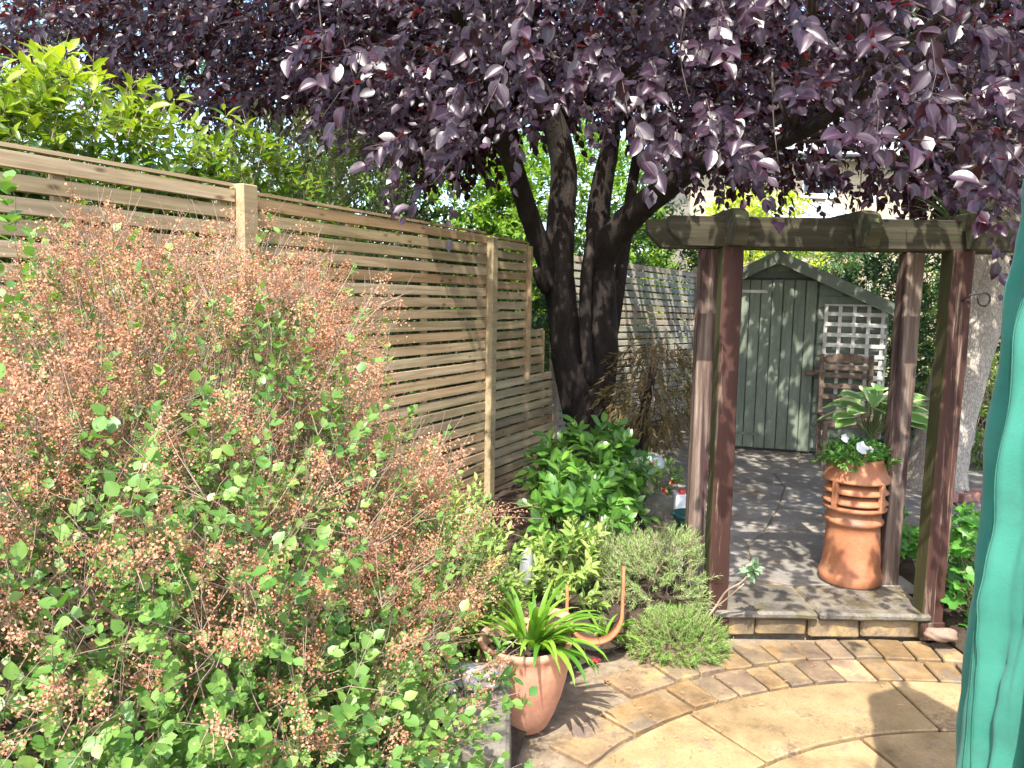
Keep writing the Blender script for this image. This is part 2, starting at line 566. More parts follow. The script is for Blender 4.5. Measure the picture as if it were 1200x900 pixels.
def fabric():
    m, nt, b = newmat('green_parasol_fabric')
    vec, _ = coords(nt, (1, 1, 1), rand=False)
    wv = noise(nt, vec, 260, 2)
    big = noise(nt, vec, 5, 5)
    col = ramp(nt, [(.3, (.036, .20, .145)), (.7, (.062, .27, .20))], big)
    dirt = N(nt, 'MapRange')
    dirt.inputs[1].default_value = .52
    dirt.inputs[2].default_value = .75
    nt.links.new(noise(nt, vec, 11, 7, .7), dirt.inputs[0])
    col = mixc(nt, math_(nt, 'MULTIPLY', dirt.outputs[0], .45), col, (.05, .13, .095))
    nt.links.new(col, b.inputs['Base Color'])
    b.inputs['Roughness'].default_value = .85
    b.inputs['Specular IOR Level'].default_value = .12
    b.inputs['Sheen Weight'].default_value = .2
    bump(nt, b, math_(nt, 'ADD', math_(nt, 'MULTIPLY', wv, .3), big), .25, .01)
    tr = nt.nodes.new('ShaderNodeBsdfTranslucent')
    nt.links.new(col, tr.inputs['Color'])
    mx = nt.nodes.new('ShaderNodeMixShader')
    mx.inputs[0].default_value = .25
    nt.links.new(b.outputs[0], mx.inputs[1])
    nt.links.new(tr.outputs[0], mx.inputs[2])
    nt.links.new(mx.outputs[0], nt.nodes['Material Output'].inputs['Surface'])
    return m

MAT['fabric'] = fabric()
MAT['seam'] = surf('dark_green_binding', [(.3, (.02, .12, .085)), (.7, (.03, .16, .115))], 8, 3, .6, 0, rand=False)
# foliage
MAT['l_plum'] = leafmat('plum_leaf', (.010, .005, .010), (.042, .020, .036), .18, (.22, .013, .018), .38, .55, mid=(.11, .06, .085))
MAT['l_shrub'] = leafmat('round_green_leaf', (.055, .155, .03), (.22, .345, .08), .32, None, .42, .45)
MAT['bits'] = leafmat('brown_seed_head', (.29, .125, .066), (.57, .305, .19), .14, None, .8, .2)
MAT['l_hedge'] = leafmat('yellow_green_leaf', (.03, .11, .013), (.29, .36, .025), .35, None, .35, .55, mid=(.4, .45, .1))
MAT['l_dark'] = leafmat('dark_green_leaf', (.018, .055, .014), (.06, .14, .03), .25, None, .4, .5)
MAT['l_bright'] = leafmat('bright_green_leaf', (.08, .19, .018), (.24, .36, .045), .4, None, .5, .4)
MAT['l_yellow'] = leafmat('golden_leaf', (.28, .38, .03), (.52, .56, .05), .4, None, .5, .4)
MAT['l_olive'] = leafmat('grey_green_leaf', (.13, .18, .09), (.30, .34, .19), .25, None, .6, .3)
MAT['l_glossy'] = leafmat('glossy_green_leaf', (.04, .14, .022), (.17, .34, .05), .28, None, .28, .6, mid=(.2, .34, .1))
MAT['l_rosemary'] = leafmat('rosemary_needle', (.14, .25, .075), (.40, .50, .20), .2, None, .6, .3)
MAT['l_mound'] = leafmat('mound_green_needle', (.10, .22, .035), (.27, .42, .10), .25, None, .55, .3)
MAT['l_feather'] = leafmat('light_narrow_leaf', (.10, .21, .035), (.36, .44, .12), .3, None, .5, .35)
MAT['l_lily'] = leafmat('strap_leaf', (.06, .19, .018), (.24, .40, .05), .35, None, .38, .5)
MAT['l_maple'] = leafmat('bronze_maple_leaf', (.13, .08, .04), (.23, .19, .08), .35, None, .55, .3)
MAT['l_hosta'] = leafmat('variegated_hosta_leaf', (.12, .26, .06), (.20, .36, .09), .32, None, .4, .45, edge=(.62, .64, .38), edge_pos=.62)
MAT['l_gera'] = leafmat('lobed_green_leaf', (.05, .18, .025), (.13, .33, .05), .3, None, .45, .4)
MAT['l_petunia'] = leafmat('bedding_leaf', (.05, .16, .03), (.15, .30, .06), .3, None, .5, .3)
MAT['petal'] = leafmat('white_petal', (.75, .76, .80), (.85, .85, .86), .3, (.7, .7, .75), .6, .2)
MAT['petal_orange'] = leafmat('orange_petal', (.60, .18, .09), (.7, .3, .2), .2, (.6, .2, .1), .6, .2)
MAT['petal_red'] = leafmat('red_petal', (.5, .05, .06), (.55, .16, .16), .2, (.6, .1, .1), .6, .2)
MAT['l_euph'] = leafmat('blue_green_leaf', (.16, .26, .16), (.28, .38, .24), .25, None, .6, .3)
MAT['l_cord'] = leafmat('dark_sword_leaf', (.03, .09, .03), (.14, .24, .10), .2, None, .4, .4)

# ------------------------------------------------------------------ foliage helpers
def tri_template(pts, faces, edge=None):
    T = np.array(pts, float)
    F = []
    for f in faces:
        for i in range(1, len(f) - 1):
            F.append((f[0], f[i], f[i + 1]))
    E_ = np.array(edge if edge is not None else [0.0] * len(pts))
    return T, np.array(F, int), E_

def ovate(w, fold=.10, droop=.12, fine=False, peak=.4):
    """leaf of unit length along +y, halfwidth w"""
    if not fine:
        pts = [(0, 0, 0), (w * .92, .3, fold), (w * .85, .64, fold * .7), (0, 1, -droop), (-w * .85, .64, fold * .7), (-w * .92, .3, fold), (0, .5, 0)]
        return tri_template(pts, [(0, 1, 2, 6), (6, 2, 3), (6, 3, 4), (0, 6, 4, 5)], [0, 1, 1, .4, 1, 1, 0])
    ys = np.linspace(0, 1, 7)
    pts, edge, fs = [], [], []
    for i, y in enumerate(ys):
        hw = w * (math.sin(math.pi * y ** (math.log(.5) / math.log(peak))) ** .8 if 0 < y < 1 else 0)
        zc = -droop * y * y
        for sx in (-1, -.5, 0, .5, 1):
            pts.append((sx * hw, y, zc + fold * abs(sx) ** 1.2 * (hw / w)))
            edge.append(abs(sx) if 0 < y < 1 else .3)
    for i in range(6):
        for k in range(4):
            a = i * 5 + k
            fs.append((a, a + 1, a + 6, a + 5))
    return tri_template(pts, fs, edge)

def lobed(fine=True):
    pts, edge = [(0, 0.35, -.04)], [0]
    n = 25
    for i in range(n):
        a = -math.pi / 2 + .35 + (2 * math.pi - .7) * i / (n - 1)
        l = abs(math.cos(2.5 * (a - math.pi / 2)))
        r = .30 + .24 * l + (.03 if i % 2 else 0)
        pts.append((r * math.cos(a), .35 + r * math.sin(a), .05 * math.sin(3 * a) + .04))
        edge.append(1)
    return tri_template(pts, [(0, i, i + 1) for i in range(1, n)], edge)

T_PLUM = ovate(.30, .07, .10)
T_PLUM_F = ovate(.31, .07, .14, True, .42)
T_ROUND = ovate(.40, .08, .05)
T_ROUND_F = ovate(.42, .09, .06, True, .5)
T_LANCE = ovate(.19, .06, .12)
T_LANCE_F = ovate(.2, .06, .16, True, .42)
T_GLOSSY = ovate(.27, .05, .12)
T_GLOSSY_F = ovate(.28, .05, .15, True, .58)
T_HOSTA = ovate(.36, .07, .30, True, .40)
T_LOBED = lobed()
T_FAR = tri_template([(0, 0, 0), (.19, .45, .05), (0, 1, -.1), (-.19, .45, .05)], [(0, 1, 2), (0, 2, 3)], [0] * 4)
T_NEEDLE = tri_template([(-.06, 0, 0), (.06, 0, 0), (.05, .6, .02), (0, 1, 0), (-.05, .6, .02)], [(0, 1, 2, 3, 4)], [0] * 5)
T_BIT = tri_template([(0, 0, 0), (.42, .5, .1), (0, 1, 0), (-.42, .5, .1)], [(0, 1, 2), (0, 2, 3)], [0] * 4)

def unit(v):
    return v / np.maximum(np.linalg.norm(v, axis=-1, keepdims=True), 1e-9)

def rvec(n):
    return unit(rng.normal(size=(n, 3)))

def basis(A, Nn):
    y = unit(A)
    x = unit(np.cross(y, Nn))
    z = np.cross(x, y)
    return x, y, z

def leaf_arrays(P, A, Nn, S, T, tint):
    TV, TF, TE = T
    x, y, z = basis(A, Nn)
    n, k = len(P), len(TV)
    V = P[:, None, :] + S[:, None, None] * (TV[None, :, 0, None] * x[:, None] + TV[None, :, 1, None] * y[:, None] + TV[None, :, 2, None] * z[:, None])
    F = TF[None] + (np.arange(n) * k)[:, None, None]
    return V.reshape(-1, 3), F.reshape(-1, 3), np.repeat(tint, k), np.tile(TE, n)

def leaf_mesh(name, P, A, Nn, S, T, tint, smooth=True):
    V, F, t, e = leaf_arrays(P, A, Nn, S, T, tint)
    return np_mesh(name, V, F, smooth, {'tint': t, 'edge': e})

def foliage(parent, L, T, mat, T_fine=None, parts=300, name='foliage', leafname='leaf', min_px=9, occl=None):
    """L = (P, A, N, S, tint). The leaves that show largest become objects, the rest one part of kind stuff."""
    P, A, Nn, S, tint = L
    pick = np.zeros(len(P), bool)
    if parts:
        px, py, dep = proj(P)
        size = FOC * S / np.maximum(dep, .2)
        ok = (px > -10) & (px < 1210) & (py > -15) & (py < 915) & (size > min_px) & (dep > .3)
        score = np.where(ok, size if occl is None else size * occl(P), -1)
        order = np.argsort(-score)[:parts]
        order = order[score[order] > 0]
        pick[order] = True
        NV = 7
        TV, TF, TE = T_fine or T
        vs_ = []
        for i in range(NV):
            tv = TV.copy()
            tv[:, 0] *= 1 + .16 * (random.random() - .5)
            tv[:, 2] = tv[:, 2] * (.2 + 1.9 * random.random()) + .03 * np.sin(5 * TV[:, 1] + i) * (np.abs(TV[:, 0]) > .05)
            me = np_mesh(leafname, tv, TF, True, {'tint': np.full(len(tv), i / (NV - 1)), 'edge': TE})
            me.materials.append(mat)
            vs_.append(me)
        idx = np.nonzero(pick)[0]
        x, y, z = basis(A[idx], Nn[idx])
        for j, i in enumerate(idx):
            s = S[i]
            M = Matrix(((x[j, 0] * s, y[j, 0] * s, z[j, 0] * s, P[i, 0]),
                        (x[j, 1] * s, y[j, 1] * s, z[j, 1] * s, P[i, 1]),
                        (x[j, 2] * s, y[j, 2] * s, z[j, 2] * s, P[i, 2]), (0, 0, 0, 1)))
            link(leafname, vs_[int(round(min(max(tint[i], 0), 1) * (NV - 1)))], None, parent, M)
    r = ~pick
    if r.any():
        if isinstance(T, list):
            idx = np.nonzero(r)[0]
            which = rng.integers(0, len(T), len(idx))
            acc, base_ = [], 0
            for q, Tq in enumerate(T):
                ii = idx[which == q]
                V, F, t_, e_ = leaf_arrays(P[ii], A[ii], Nn[ii], S[ii], Tq, tint[ii])
                acc.append((V, F + base_, t_, e_))
                base_ += len(V)
            V, F, t_, e_ = (np.concatenate(z_) for z_ in zip(*acc))
            me = np_mesh(name, V, F, True, {'tint': t_, 'edge': e_})
        else:
            me = leaf_mesh(name, P[r], A[r], Nn[r], S[r], T, tint[r])
        link(name, me, mat, parent, None, 'stuff')

def shoot_leaves(B, D, L, k, size, svar=.3, spread=.9, droop=.2, nup=.6, t0=.15, tintf=None, face=None):
    """k leaves along each shoot"""
    n = len(B)
    D = unit(D)
    t = np.linspace(t0, 1, k)[None, :, None] + rng.uniform(-.06, .06, (n, k, 1))
    pos = B[:, None] + D[:, None] * L[:, None, None] * t
    pos = pos + np.array([0, 0, -1.0]) * (droop * L[:, None, None] * t ** 2)
    a1 = unit(np.cross(D, rvec(n)))
    a2 = np.cross(D, a1)
    ang = (np.arange(k) * 2.4)[None] + rng.uniform(0, 6.28, (n, 1)) + rng.normal(0, .3, (n, k))
    rad = a1[:, None] * np.cos(ang)[..., None] + a2[:, None] * np.sin(ang)[..., None]
    sp = spread * (1.15 - .5 * t)
    A = D[:, None] * np.cos(sp) + rad * np.sin(sp)
    A = unit(A + np.array([0, 0, -1.0]) * droop)
    Nn = unit(D[:, None] * .5 - rad * .2 + np.array([0, 0, nup]) + rng.normal(0, .28, (n, k, 3)) + (np.array(face) if face is not None else 0))
    S = size * (1 + rng.uniform(-svar, svar, (n, k))) * (1.05 - .25 * np.abs(t[..., 0] - .6))
    tint = np.clip(rng.beta(2, 2, (n, k)), 0, 1) if tintf is None else tintf(pos.reshape(-1, 3)).reshape(n, k)
    return pos.reshape(-1, 3), A.reshape(-1, 3), Nn.reshape(-1, 3), S.ravel(), tint.ravel()

def twig_mesh(name, B, E_, r0, r1=None, sag=0.0, seg=3):
    """thin three-sided stems from B to E_, one mesh"""
    n = len(B)
    r1 = r0 * .45 if r1 is None else r1
    D = E_ - B
    a1 = unit(np.cross(D, np.array([.31, .17, .93])))
    a2 = unit(np.cross(D, a1))
    rows = []
    bend = rng.normal(0, .06, (n, 3)) * np.linalg.norm(D, axis=1, keepdims=True)
    for j in range(seg + 1):
        t = j / seg
        c = B + D * t + bend * math.sin(math.pi * t) - np.array([0, 0, 1.0]) * sag * t * t * np.linalg.norm(D, axis=1, keepdims=True)
        r = (r0 * (1 - t) + r1 * t)
        r = r[:, None] if hasattr(r, '__len__') else r
        for q in range(3):
            rows.append(c + r * (a1 * math.cos(2.094 * q) + a2 * math.sin(2.094 * q)))
    V = np.stack(rows, 1).reshape(-1, 3)
    F = []
    for j in range(seg):
        for q in range(3):
            a, b2 = j * 3 + q, j * 3 + (q + 1) % 3
            F.append((a, b2, b2 + 3, a + 3))
    F = (np.array(F)[None] + (np.arange(n) * (seg + 1) * 3)[:, None, None]).reshape(-1, 4)
    return np_mesh(name, V, F, True)

def ellip_points(n, c, r, shell=.0):
    """points in an ellipsoid; shell 0..1 pushes them outward"""
    p = rvec(n)
    rad = rng.random(n) ** (1 / 3)
    rad = shell + (1 - shell) * rad
    return np.array(c) + p * rad[:, None] * np.array(r), p

def lump(P, f=1.0, seed=0.0):
    return (np.sin(P[:, 0] * 3.1 * f + seed) * np.sin(P[:, 1] * 2.7 * f + 1.3 * seed + 1) * np.sin(P[:, 2] * 3.7 * f + 2 + .7 * seed)
            + .6 * np.sin(P[:, 0] * 7.3 * f + P[:, 2] * 5.1 * f + seed) * np.sin(P[:, 1] * 6.1 * f - P[:, 2] * 4 * f))

# ================================================================== SETTING
def rot(deg):
    return Matrix.Rotation(math.radians(deg), 4, 'Z')

TZ = 0.13                                   # upper terrace level
MB().add([(-60, -30, -.06), (70, -30, -.06), (70, 120, -.06), (-60, 120, -.06)], [(0, 1, 2, 3)]).build('ground', MAT['ground'], kind='structure')

def strip_sheet(name, rows, mat, amp, nx=40):
    """rows: (Y, x0, x1, z) -> undulating sheet"""
    rr = []
    Ys = [r[0] for r in rows]
    yy = np.arange(Ys[0], Ys[-1] + 1e-6, .08)
    for y in yy:
        rr.append([np.interp(y, Ys, [r[k] for r in rows]) for k in (1, 2, 3)])
    V, F = [], []
    for j, y in enumerate(yy):
        x0, x1, z = rr[j]
        for i in range(nx + 1):
            t = i / nx
            x = x0 + (x1 - x0) * t
            e = min(1, min(t, 1 - t) * nx / 3)
            V.append((x, y, z * (.25 + .75 * e) + amp * e * (random.random() + .8 * math.sin(x * 5 + y * 3))))
    for j in range(len(yy) - 1):
        for i in range(nx):
            a = j * (nx + 1) + i
            F.append((a, a + 1, a + nx + 2, a + nx + 1))
    me = np_mesh(name, np.array(V), np.array(F), True)
    return link(name, me, mat, None, None, 'structure')

strip_sheet('planting_bed', [(-.5, -3, -.02, .10), (2.2, -3, -.02, .10), (2.75, -2.6, .10, .09), (3.15, -2.2, .28, .07), (3.4, -2.1, .55, .07), (3.52, -2, .93, .09), (3.75, -2, .93, .12),
                             (4.5, -1.4, .93, .15), (6, -.6, 1.15, .15), (7.6, .2, 1.5, .15), (8.8, .8, 1.9, .15)], MAT['soil'], .02)
strip_sheet('border_bed', [(2.6, 2.35, 4.6, .05), (3.2, 2.10, 4.4, .06), (3.6, 2.08, 4.2, .10), (4.2, 2.10, 3.6, .14), (4.8, 2.22, 3.0, .14), (5.0, 2.4, 2.6, .12)], MAT['soil'], .015)

# ---- lower patio: a stone circle with setts and worn stones around it
patio = link('patio', MB().add([(-.1, -2, -.022), (5, -2, -.022), (5, 3.56, -.022), (-.1, 3.56, -.022)], [(0, 1, 2, 3)]).mesh('patio'), MAT['mortar'], kind='structure')
CX, CY = 1.70, 1.268

def ring_piece(r0, r1, a0, a1, z, jit=.0, n=5, gap=.006):
    ga0, ga1 = a0 + gap / r1, a1 - gap / r1
    out = []
    for i in range(n + 1):
        a = ga0 + (ga1 - ga0) * i / n
        r = r1 - gap + random.uniform(-jit, jit)
        out.append((CX + r * math.cos(a), CY + r * math.sin(a)))
    for i in range(n, -1, -1):
        a = ga0 + (ga1 - ga0) * i / n
        r = r0 + gap + random.uniform(-jit, jit)
        out.append((CX + r * math.cos(a), CY + r * math.sin(a)))
    return out

def slab_obj(name, poly, z0, z1, mat, parent, tilt=.0025, bevel=.005):
    b = MB().prism(poly, z0, z1)
    tx, ty = random.uniform(-tilt, tilt) * 3, random.uniform(-tilt, tilt) * 3
    cx = sum(p[0] for p in poly) / len(poly)
    cy = sum(p[1] for p in poly) / len(poly)
    b.v = [(x, y, z + ((x - cx) * tx + (y - cy) * ty if z > (z0 + z1) / 2 else 0)) for x, y, z in b.v]
    return b.build(name, mat, parent, bevel=bevel)

slab_obj('paving_slab', [(CX + .3 * math.cos(a * .3927), CY + .3 * math.sin(a * .3927)) for a in range(16)], -.04, .0, MAT['sand'], patio)
for r0, r1, step, off in ((.31, .72, 60, 10), (.72, 1.1, 40, 0), (1.1, 1.478, 30, 105), (1.478, 1.862, 29, 92)):
    k = int(round(360 / step))
    for i in range(k):
        a0 = math.radians(off + i * 360 / k)
        a1 = a0 + math.radians(360 / k)
        am = (a0 + a1) / 2
        if CY + r1 * math.sin(am) < .4:
            continue
        slab_obj('paving_slab', ring_piece(r0, r1, a0, a1, 0, .0015, 8), -.04, random.uniform(-.002, .003), MAT['sand'], patio)
for row, (r0, r1) in enumerate(((1.872, 2.062), (2.072, 2.262), (2.272, 2.46), (2.47, 2.68), (2.69, 2.92))):
    w = .125 if row < 2 else (.20 if row == 2 else .30)
    a = math.radians(38 if row < 2 else 60)
    while a < math.radians(185):
        big = row < 2 and a > math.radians(118)
        da = (w * (2.2 if big else 1) * random.uniform(.85, 1.2)) / r0
        am = a + da / 2
        x, y = CX + r1 * math.cos(am), CY + r1 * math.sin(am)
        top = max(CY + r1 * math.sin(a), CY + r1 * math.sin(a + da))
        left = CX + r1 * math.cos(a + da)
        if y > .6 and left > .02 + (.0 if y < 2.6 else (y - 2.6) * .45) and x < 2.9:
            if top > 3.53:
                if row < 2 or (CY + r0 * math.sin(am)) < 3.36:
                    poly = [(px_, min(py_, 3.528)) for px_, py_ in ring_piece(r0, r1, a, a + da, 0, .004, 2)]
                    if CY + r0 * math.sin(am) < 3.42:
                        slab_obj('paving_sett', poly, -.05, random.uniform(-.004, .008), MAT[random.choice(['sett_ochre', 'sett_grey', 'sett_ochre', 'sett_pink'])], patio, .006)
            else:
                m = MAT[random.choice(['sett_ochre', 'sett_ochre', 'sett_grey', 'sett_pink'])] if not big and row < 2 else MAT[random.choice(['sand_worn', 'sand_worn', 'sett_ochre', 'sand_worn'])]
                slab_obj('paving_sett', ring_piece(r0, r1, a, a + da, 0, .005, 2 if not big else 4), -.05, random.uniform(-.004, .007), m, patio, .006)
        a += da

# ---- upper terrace
terrace = link('terrace', MB().prism([(.97, 3.60), (2.06, 3.60), (2.06, 4.9), (3.0, 5.0), (8, 5.2), (8, 10), (.9, 10), (.9, 4.5)], -.05, TZ - .012).mesh('terrace'), MAT['mortar'], kind='structure')
G = []
ang = math.radians(-24)
ca, sa = math.cos(ang), math.sin(ang)
jx = {}
def gridpt(i, j):
    if (i, j) not in jx:
        u, v = i * .62 + random.uniform(-.11, .11), j * .56 + random.uniform(-.11, .11)
        jx[(i, j)] = (1.0 + u * ca - v * sa, 3.4 + u * sa + v * ca)
    return jx[(i, j)]
for i in range(-9, 12):
    for j in range(-8, 14):
        q = [gridpt(i, j), gridpt(i + 1, j), gridpt(i + 1, j + 1), gridpt(i, j + 1)]
        cx = sum(p[0] for p in q) / 4
        cy = sum(p[1] for p in q) / 4
        q = [(x + (cx - x) * .018, y + (cy - y) * .018) for x, y in q]
        def clip(poly, ax, lim, keep_gt):
            out = []
            for k in range(len(poly)):
                a, b2 = poly[k], poly[(k + 1) % len(poly)]
                ina = (a[ax] > lim) == keep_gt
                inb = (b2[ax] > lim) == keep_gt
                if ina:
                    out.append(a)
                if ina != inb:
                    t = (lim - a[ax]) / (b2[ax] - a[ax])
                    out.append((a[0] + (b2[0] - a[0]) * t, a[1] + (b2[1] - a[1]) * t))
            return out
        q = clip(q, 1, 3.90, True)
        if len(q) > 2:
            q = clip(q, 0, .93 + (max(cy, 4.5) - 4.5) * .2, True)
        if len(q) > 2 and cy < 5.0:
            q = clip(q, 0, 2.14, False)
        if len(q) < 3 or cy > 9.2 or cx > 6:
            continue
        ar = abs(sum(q[k][0] * q[(k + 1) % len(q)][1] - q[(k + 1) % len(q)][0] * q[k][1] for k in range(len(q)))) / 2
        if ar < .01:
            continue
        slab_obj('flagstone', q, TZ - .045, TZ + random.uniform(-.003, .004), MAT['slab'], terrace, .004, .004)
# front edge slabs of the step, with rough edges
x = .985
for w in (.50, .545):
    front = [(x + .004 + (w - .008) * t, 3.515 + random.uniform(-.007, .007)) for t in np.linspace(0, 1, 14)]
    slab_obj('step_slab', front + [(x + w - .004, 3.895), (x + .004, 3.895)], TZ - .036, TZ + .002, MAT['step'], terrace, .003, .012)
    x += w
x = .985
for w in (.21, .25, .255, .30):
    MB().box((x + w / 2, 3.60, .045), (w - .010, .10, .090), jit=.005).build('riser_brick', MAT[random.choice(['sett_grey', 'sett_pink', 'sand_worn'])], terrace, bevel=.010)
    x += w

# ================================================================== FENCES
def frame_matrix(o, d):
    d = Vector(d).normalized()
    n = Vector((d.y, -d.x, 0)).normalized()            # garden side
    up = Vector((0, 0, 1))
    return Matrix(((d.x, n.x, 0, o[0]), (d.y, n.y, 0, o[1]), (d.z, n.z, 1, o[2]), (0, 0, 0, 1)))

FB = Vector((-.179, 5.50, TZ))
FD = Vector((math.sin(math.radians(27)), math.cos(math.radians(27)), 0))
FM = frame_matrix(FB, FD)                    # local x along fence, y towards garden, z up
fence = thing('slatted_fence', 'new pale softwood slatted fence on the left behind the brown shrub', 'fence', FM @ Vector((-2, 0, 0)))
slat_cache = {}
def slat(parent, FMx, s0, s1, z, h, mat, tilt=0.0, yoff=0.0):
    key = (round(s1 - s0, 3), h, mat.name, random.randrange(2))
    if key not in slat_cache:
        L = s1 - s0
        b = MB()
        n = 6
        rows = []
        for i in range(n + 1):
            xx = -L / 2 + L * i / n
            wob = random.uniform(-.0018, .0018)
            for yy, zz in ((-.009, -h / 2), (.009, -h / 2 + .003), (.009, h / 2 - .003), (-.009, h / 2)):
                rows.append((xx, yy, zz + wob))
        fs = [(0, 1, 2, 3), tuple(n * 4 + q for q in (3, 2, 1, 0))]
        for i in range(n):
            for q in range(4):
                a, c = i * 4 + q, i * 4 + (q + 1) % 4
                fs.append((a, a + 4, c + 4, c))
        b.add(rows, fs)
        me = b.mesh('slat')
        me.materials.append(mat)
        slat_cache[key] = me
    M = FMx @ Matrix.Translation(((s0 + s1) / 2, yoff + random.uniform(-.002, .002), z)) @ Matrix.Rotation(tilt + random.uniform(-.0022, .0022), 4, 'Y')
    return link('slat', slat_cache[key], None, parent, M)

PITCH_S, SH = .0735, .0585
def panel(parent, s0, s1f, z0, rows, battens, mat, FMx, top_drop=0.0):
    for k in range(rows):
        z = z0 + PITCH_S * (k + .5)
        s1 = s1f(z) if callable(s1f) else s1f
        slat(parent, FMx, s0, s1, z, SH, mat, top_drop)
    for s, bz in battens:
        MB().box((s, -.022, (bz + .02) / 2), (.042, .024, bz - .02)).build('batten', mat, parent, M=FMx)

panel(fence, -4.55, -2.325, .02, 26, [(-4.5, 1.9), (-3.85, 1.9), (-3.1, 1.9), (-2.37, 1.9)], MAT['slat'], FM)
panel(fence, -2.225, -.045, 0.0, 26, [(-2.18, 1.88), (-1.5, 1.88), (-.79, 1.88), (-.085, 1.88)], MAT['slat'], FM)
panel(fence, .045, lambda z: .60 if z > 1.20 else (.93 if z > .83 else (1.2 - .1 * z)), -.02, 26, [(.09, 1.86), (.70, .8), (1.0, .75)], MAT['slat'], FM)
MB().box((.62, .012, 1.345), (.035, .055, 1.05)).build('batten', MAT['post'], fence, M=FM, bevel=.003)
MB().box((.945, -.006, 1.02), (.03, .03, .37)).build('batten', MAT['post'], fence, M=FM, bevel=.003)
for s, h, in ((-4.6, 1.92), (-2.275, 1.945), (0, 1.89)):
    MB().box((s, .012, h / 2 - .1), (.085 if s < -1 else .075, .085, h + .2)).build('post', MAT['post'], fence, M=FM, bevel=.004)
# thin top capping
MB().box((-3.44, -.004, 1.938), (2.22, .03, .014)).build('capping', MAT['slat'], fence, M=FM)
MB().box((-1.135, -.004, 1.918), (2.17, .03, .014)).build('capping', MAT['slat'], fence, M=FM)
MB().box((.325, -.004, 1.898), (.55, .03, .014)).build('capping', MAT['slat'], fence, M=FM)

FA, FBk = Vector((1.251, 8.6, TZ)), Vector((2.38, 10.12, TZ))
FM2 = frame_matrix(FA, FBk - FA)
fence2 = thing('slatted_fence', 'greyer weathered slatted fence beyond the dark tree trunk', 'fence', FA)
PITCH_S, SH = .0775, .060
LEN2 = (FBk - FA).length
panel(fence2, -1.35, LEN2 - .04, .02, 24, [(-1.2, 1.86), (-.55, 1.86), (.28, 1.86), (1.08, 1.86), (1.78, 1.86)], MAT['slat_far'], FM2, math.radians(1.2))
MB().box((LEN2, .0, .9), (.07, .09, 2.0)).build('post', MAT['slat_far'], fence2, M=FM2, bevel=.004)
MB().box((-1.4, .0, .9), (.07, .09, 2.0)).build('post', MAT['slat_far'], fence2, M=FM2, bevel=.004)

# ================================================================== SHED
SM = Matrix.Translation((2.308, 7.656, TZ)) @ rot(-20)
shed = thing('garden_shed', 'small green wooden shed with closed plank door behind the pergola', 'shed', (2.308, 7.656, TZ))
AP, EL, ER = (.28, 1.93), (-.42, 1.58), (1.30, 1.455)
def roof_z(u):
    return AP[1] + (EL[1] - AP[1]) * (AP[0] - u) / (AP[0] - EL[0]) if u < AP[0] else AP[1] + (ER[1] - AP[1]) * (u - AP[0]) / (ER[0] - AP[0])
UL, UR = -.38, 1.27
bz = .06
while bz < 1.85:
    z1 = bz + .112
    lo, hi = UL, UR
    if z1 > roof_z(UL):
        lo = AP[0] - (AP[1] - z1) * (AP[0] - EL[0]) / (AP[1] - EL[1])
    if z1 > roof_z(UR):
        hi = AP[0] + (AP[1] - z1) * (ER[0] - AP[0]) / (AP[1] - ER[1])
    segs = [(lo, hi)] if bz > 1.66 else [(lo, -.085), (.668, hi)]
    for a, c in segs:
        if c - a > .03:
            b = MB()
            b.add([(a, -.012, bz), (c, -.012, bz), (c, .014, bz), (a, .014, bz), (a, 0, z1 - .004), (c, 0, z1 - .004), (c, .014, z1 - .004), (a, .014, z1 - .004)],
                  [(0, 3, 2, 1), (4, 5, 6, 7), (0, 1, 5, 4), (1, 2, 6, 5), (2, 3, 7, 6), (3, 0, 4, 7)])
            b.build('wall_board', MAT['shed'], shed, M=SM)
    bz += .114
b = MB().add([(UL, .02, .02), (UR, .02, .02), (UR, .02, ER[1] - .04), (AP[0], .02, AP[1] - .03), (UL, .02, EL[1] - .02),
              (UL, 1.7, .02), (UR, 1.7, .02), (UR, 1.7, ER[1] - .04), (AP[0], 1.7, AP[1] - .03), (UL, 1.7, EL[1] - .02)],
             [(0, 1, 2, 3, 4), (9, 8, 7, 6, 5), (0, 5, 6, 1), (1, 6, 7, 2), (4, 9, 5, 0), (2, 7, 8, 3), (3, 8, 9, 4)])
b.build('wall', MAT['shed_dark'], shed, M=SM)
for k in range(12):                                    # right side boards
    MB().box((UR + .008, .87, .11 + k * .114), (.016, 1.68, .108)).build('wall_board', MAT['shed'], shed, M=SM)
for k in range(13):
    MB().box((UL - .008, .87, .11 + k * .114), (.016, 1.68, .108)).build('wall_board', MAT['shed'], shed, M=SM)
MB().box((UR - .01, -.024, .72), (.045, .022, 1.36)).build('corner_post', MAT['shed_dark'], shed, M=SM, bevel=.002)
MB().box((UL + .01, -.024, .76), (.045, .022, 1.46)).build('corner_post', MAT['shed_dark'], shed, M=SM, bevel=.002)
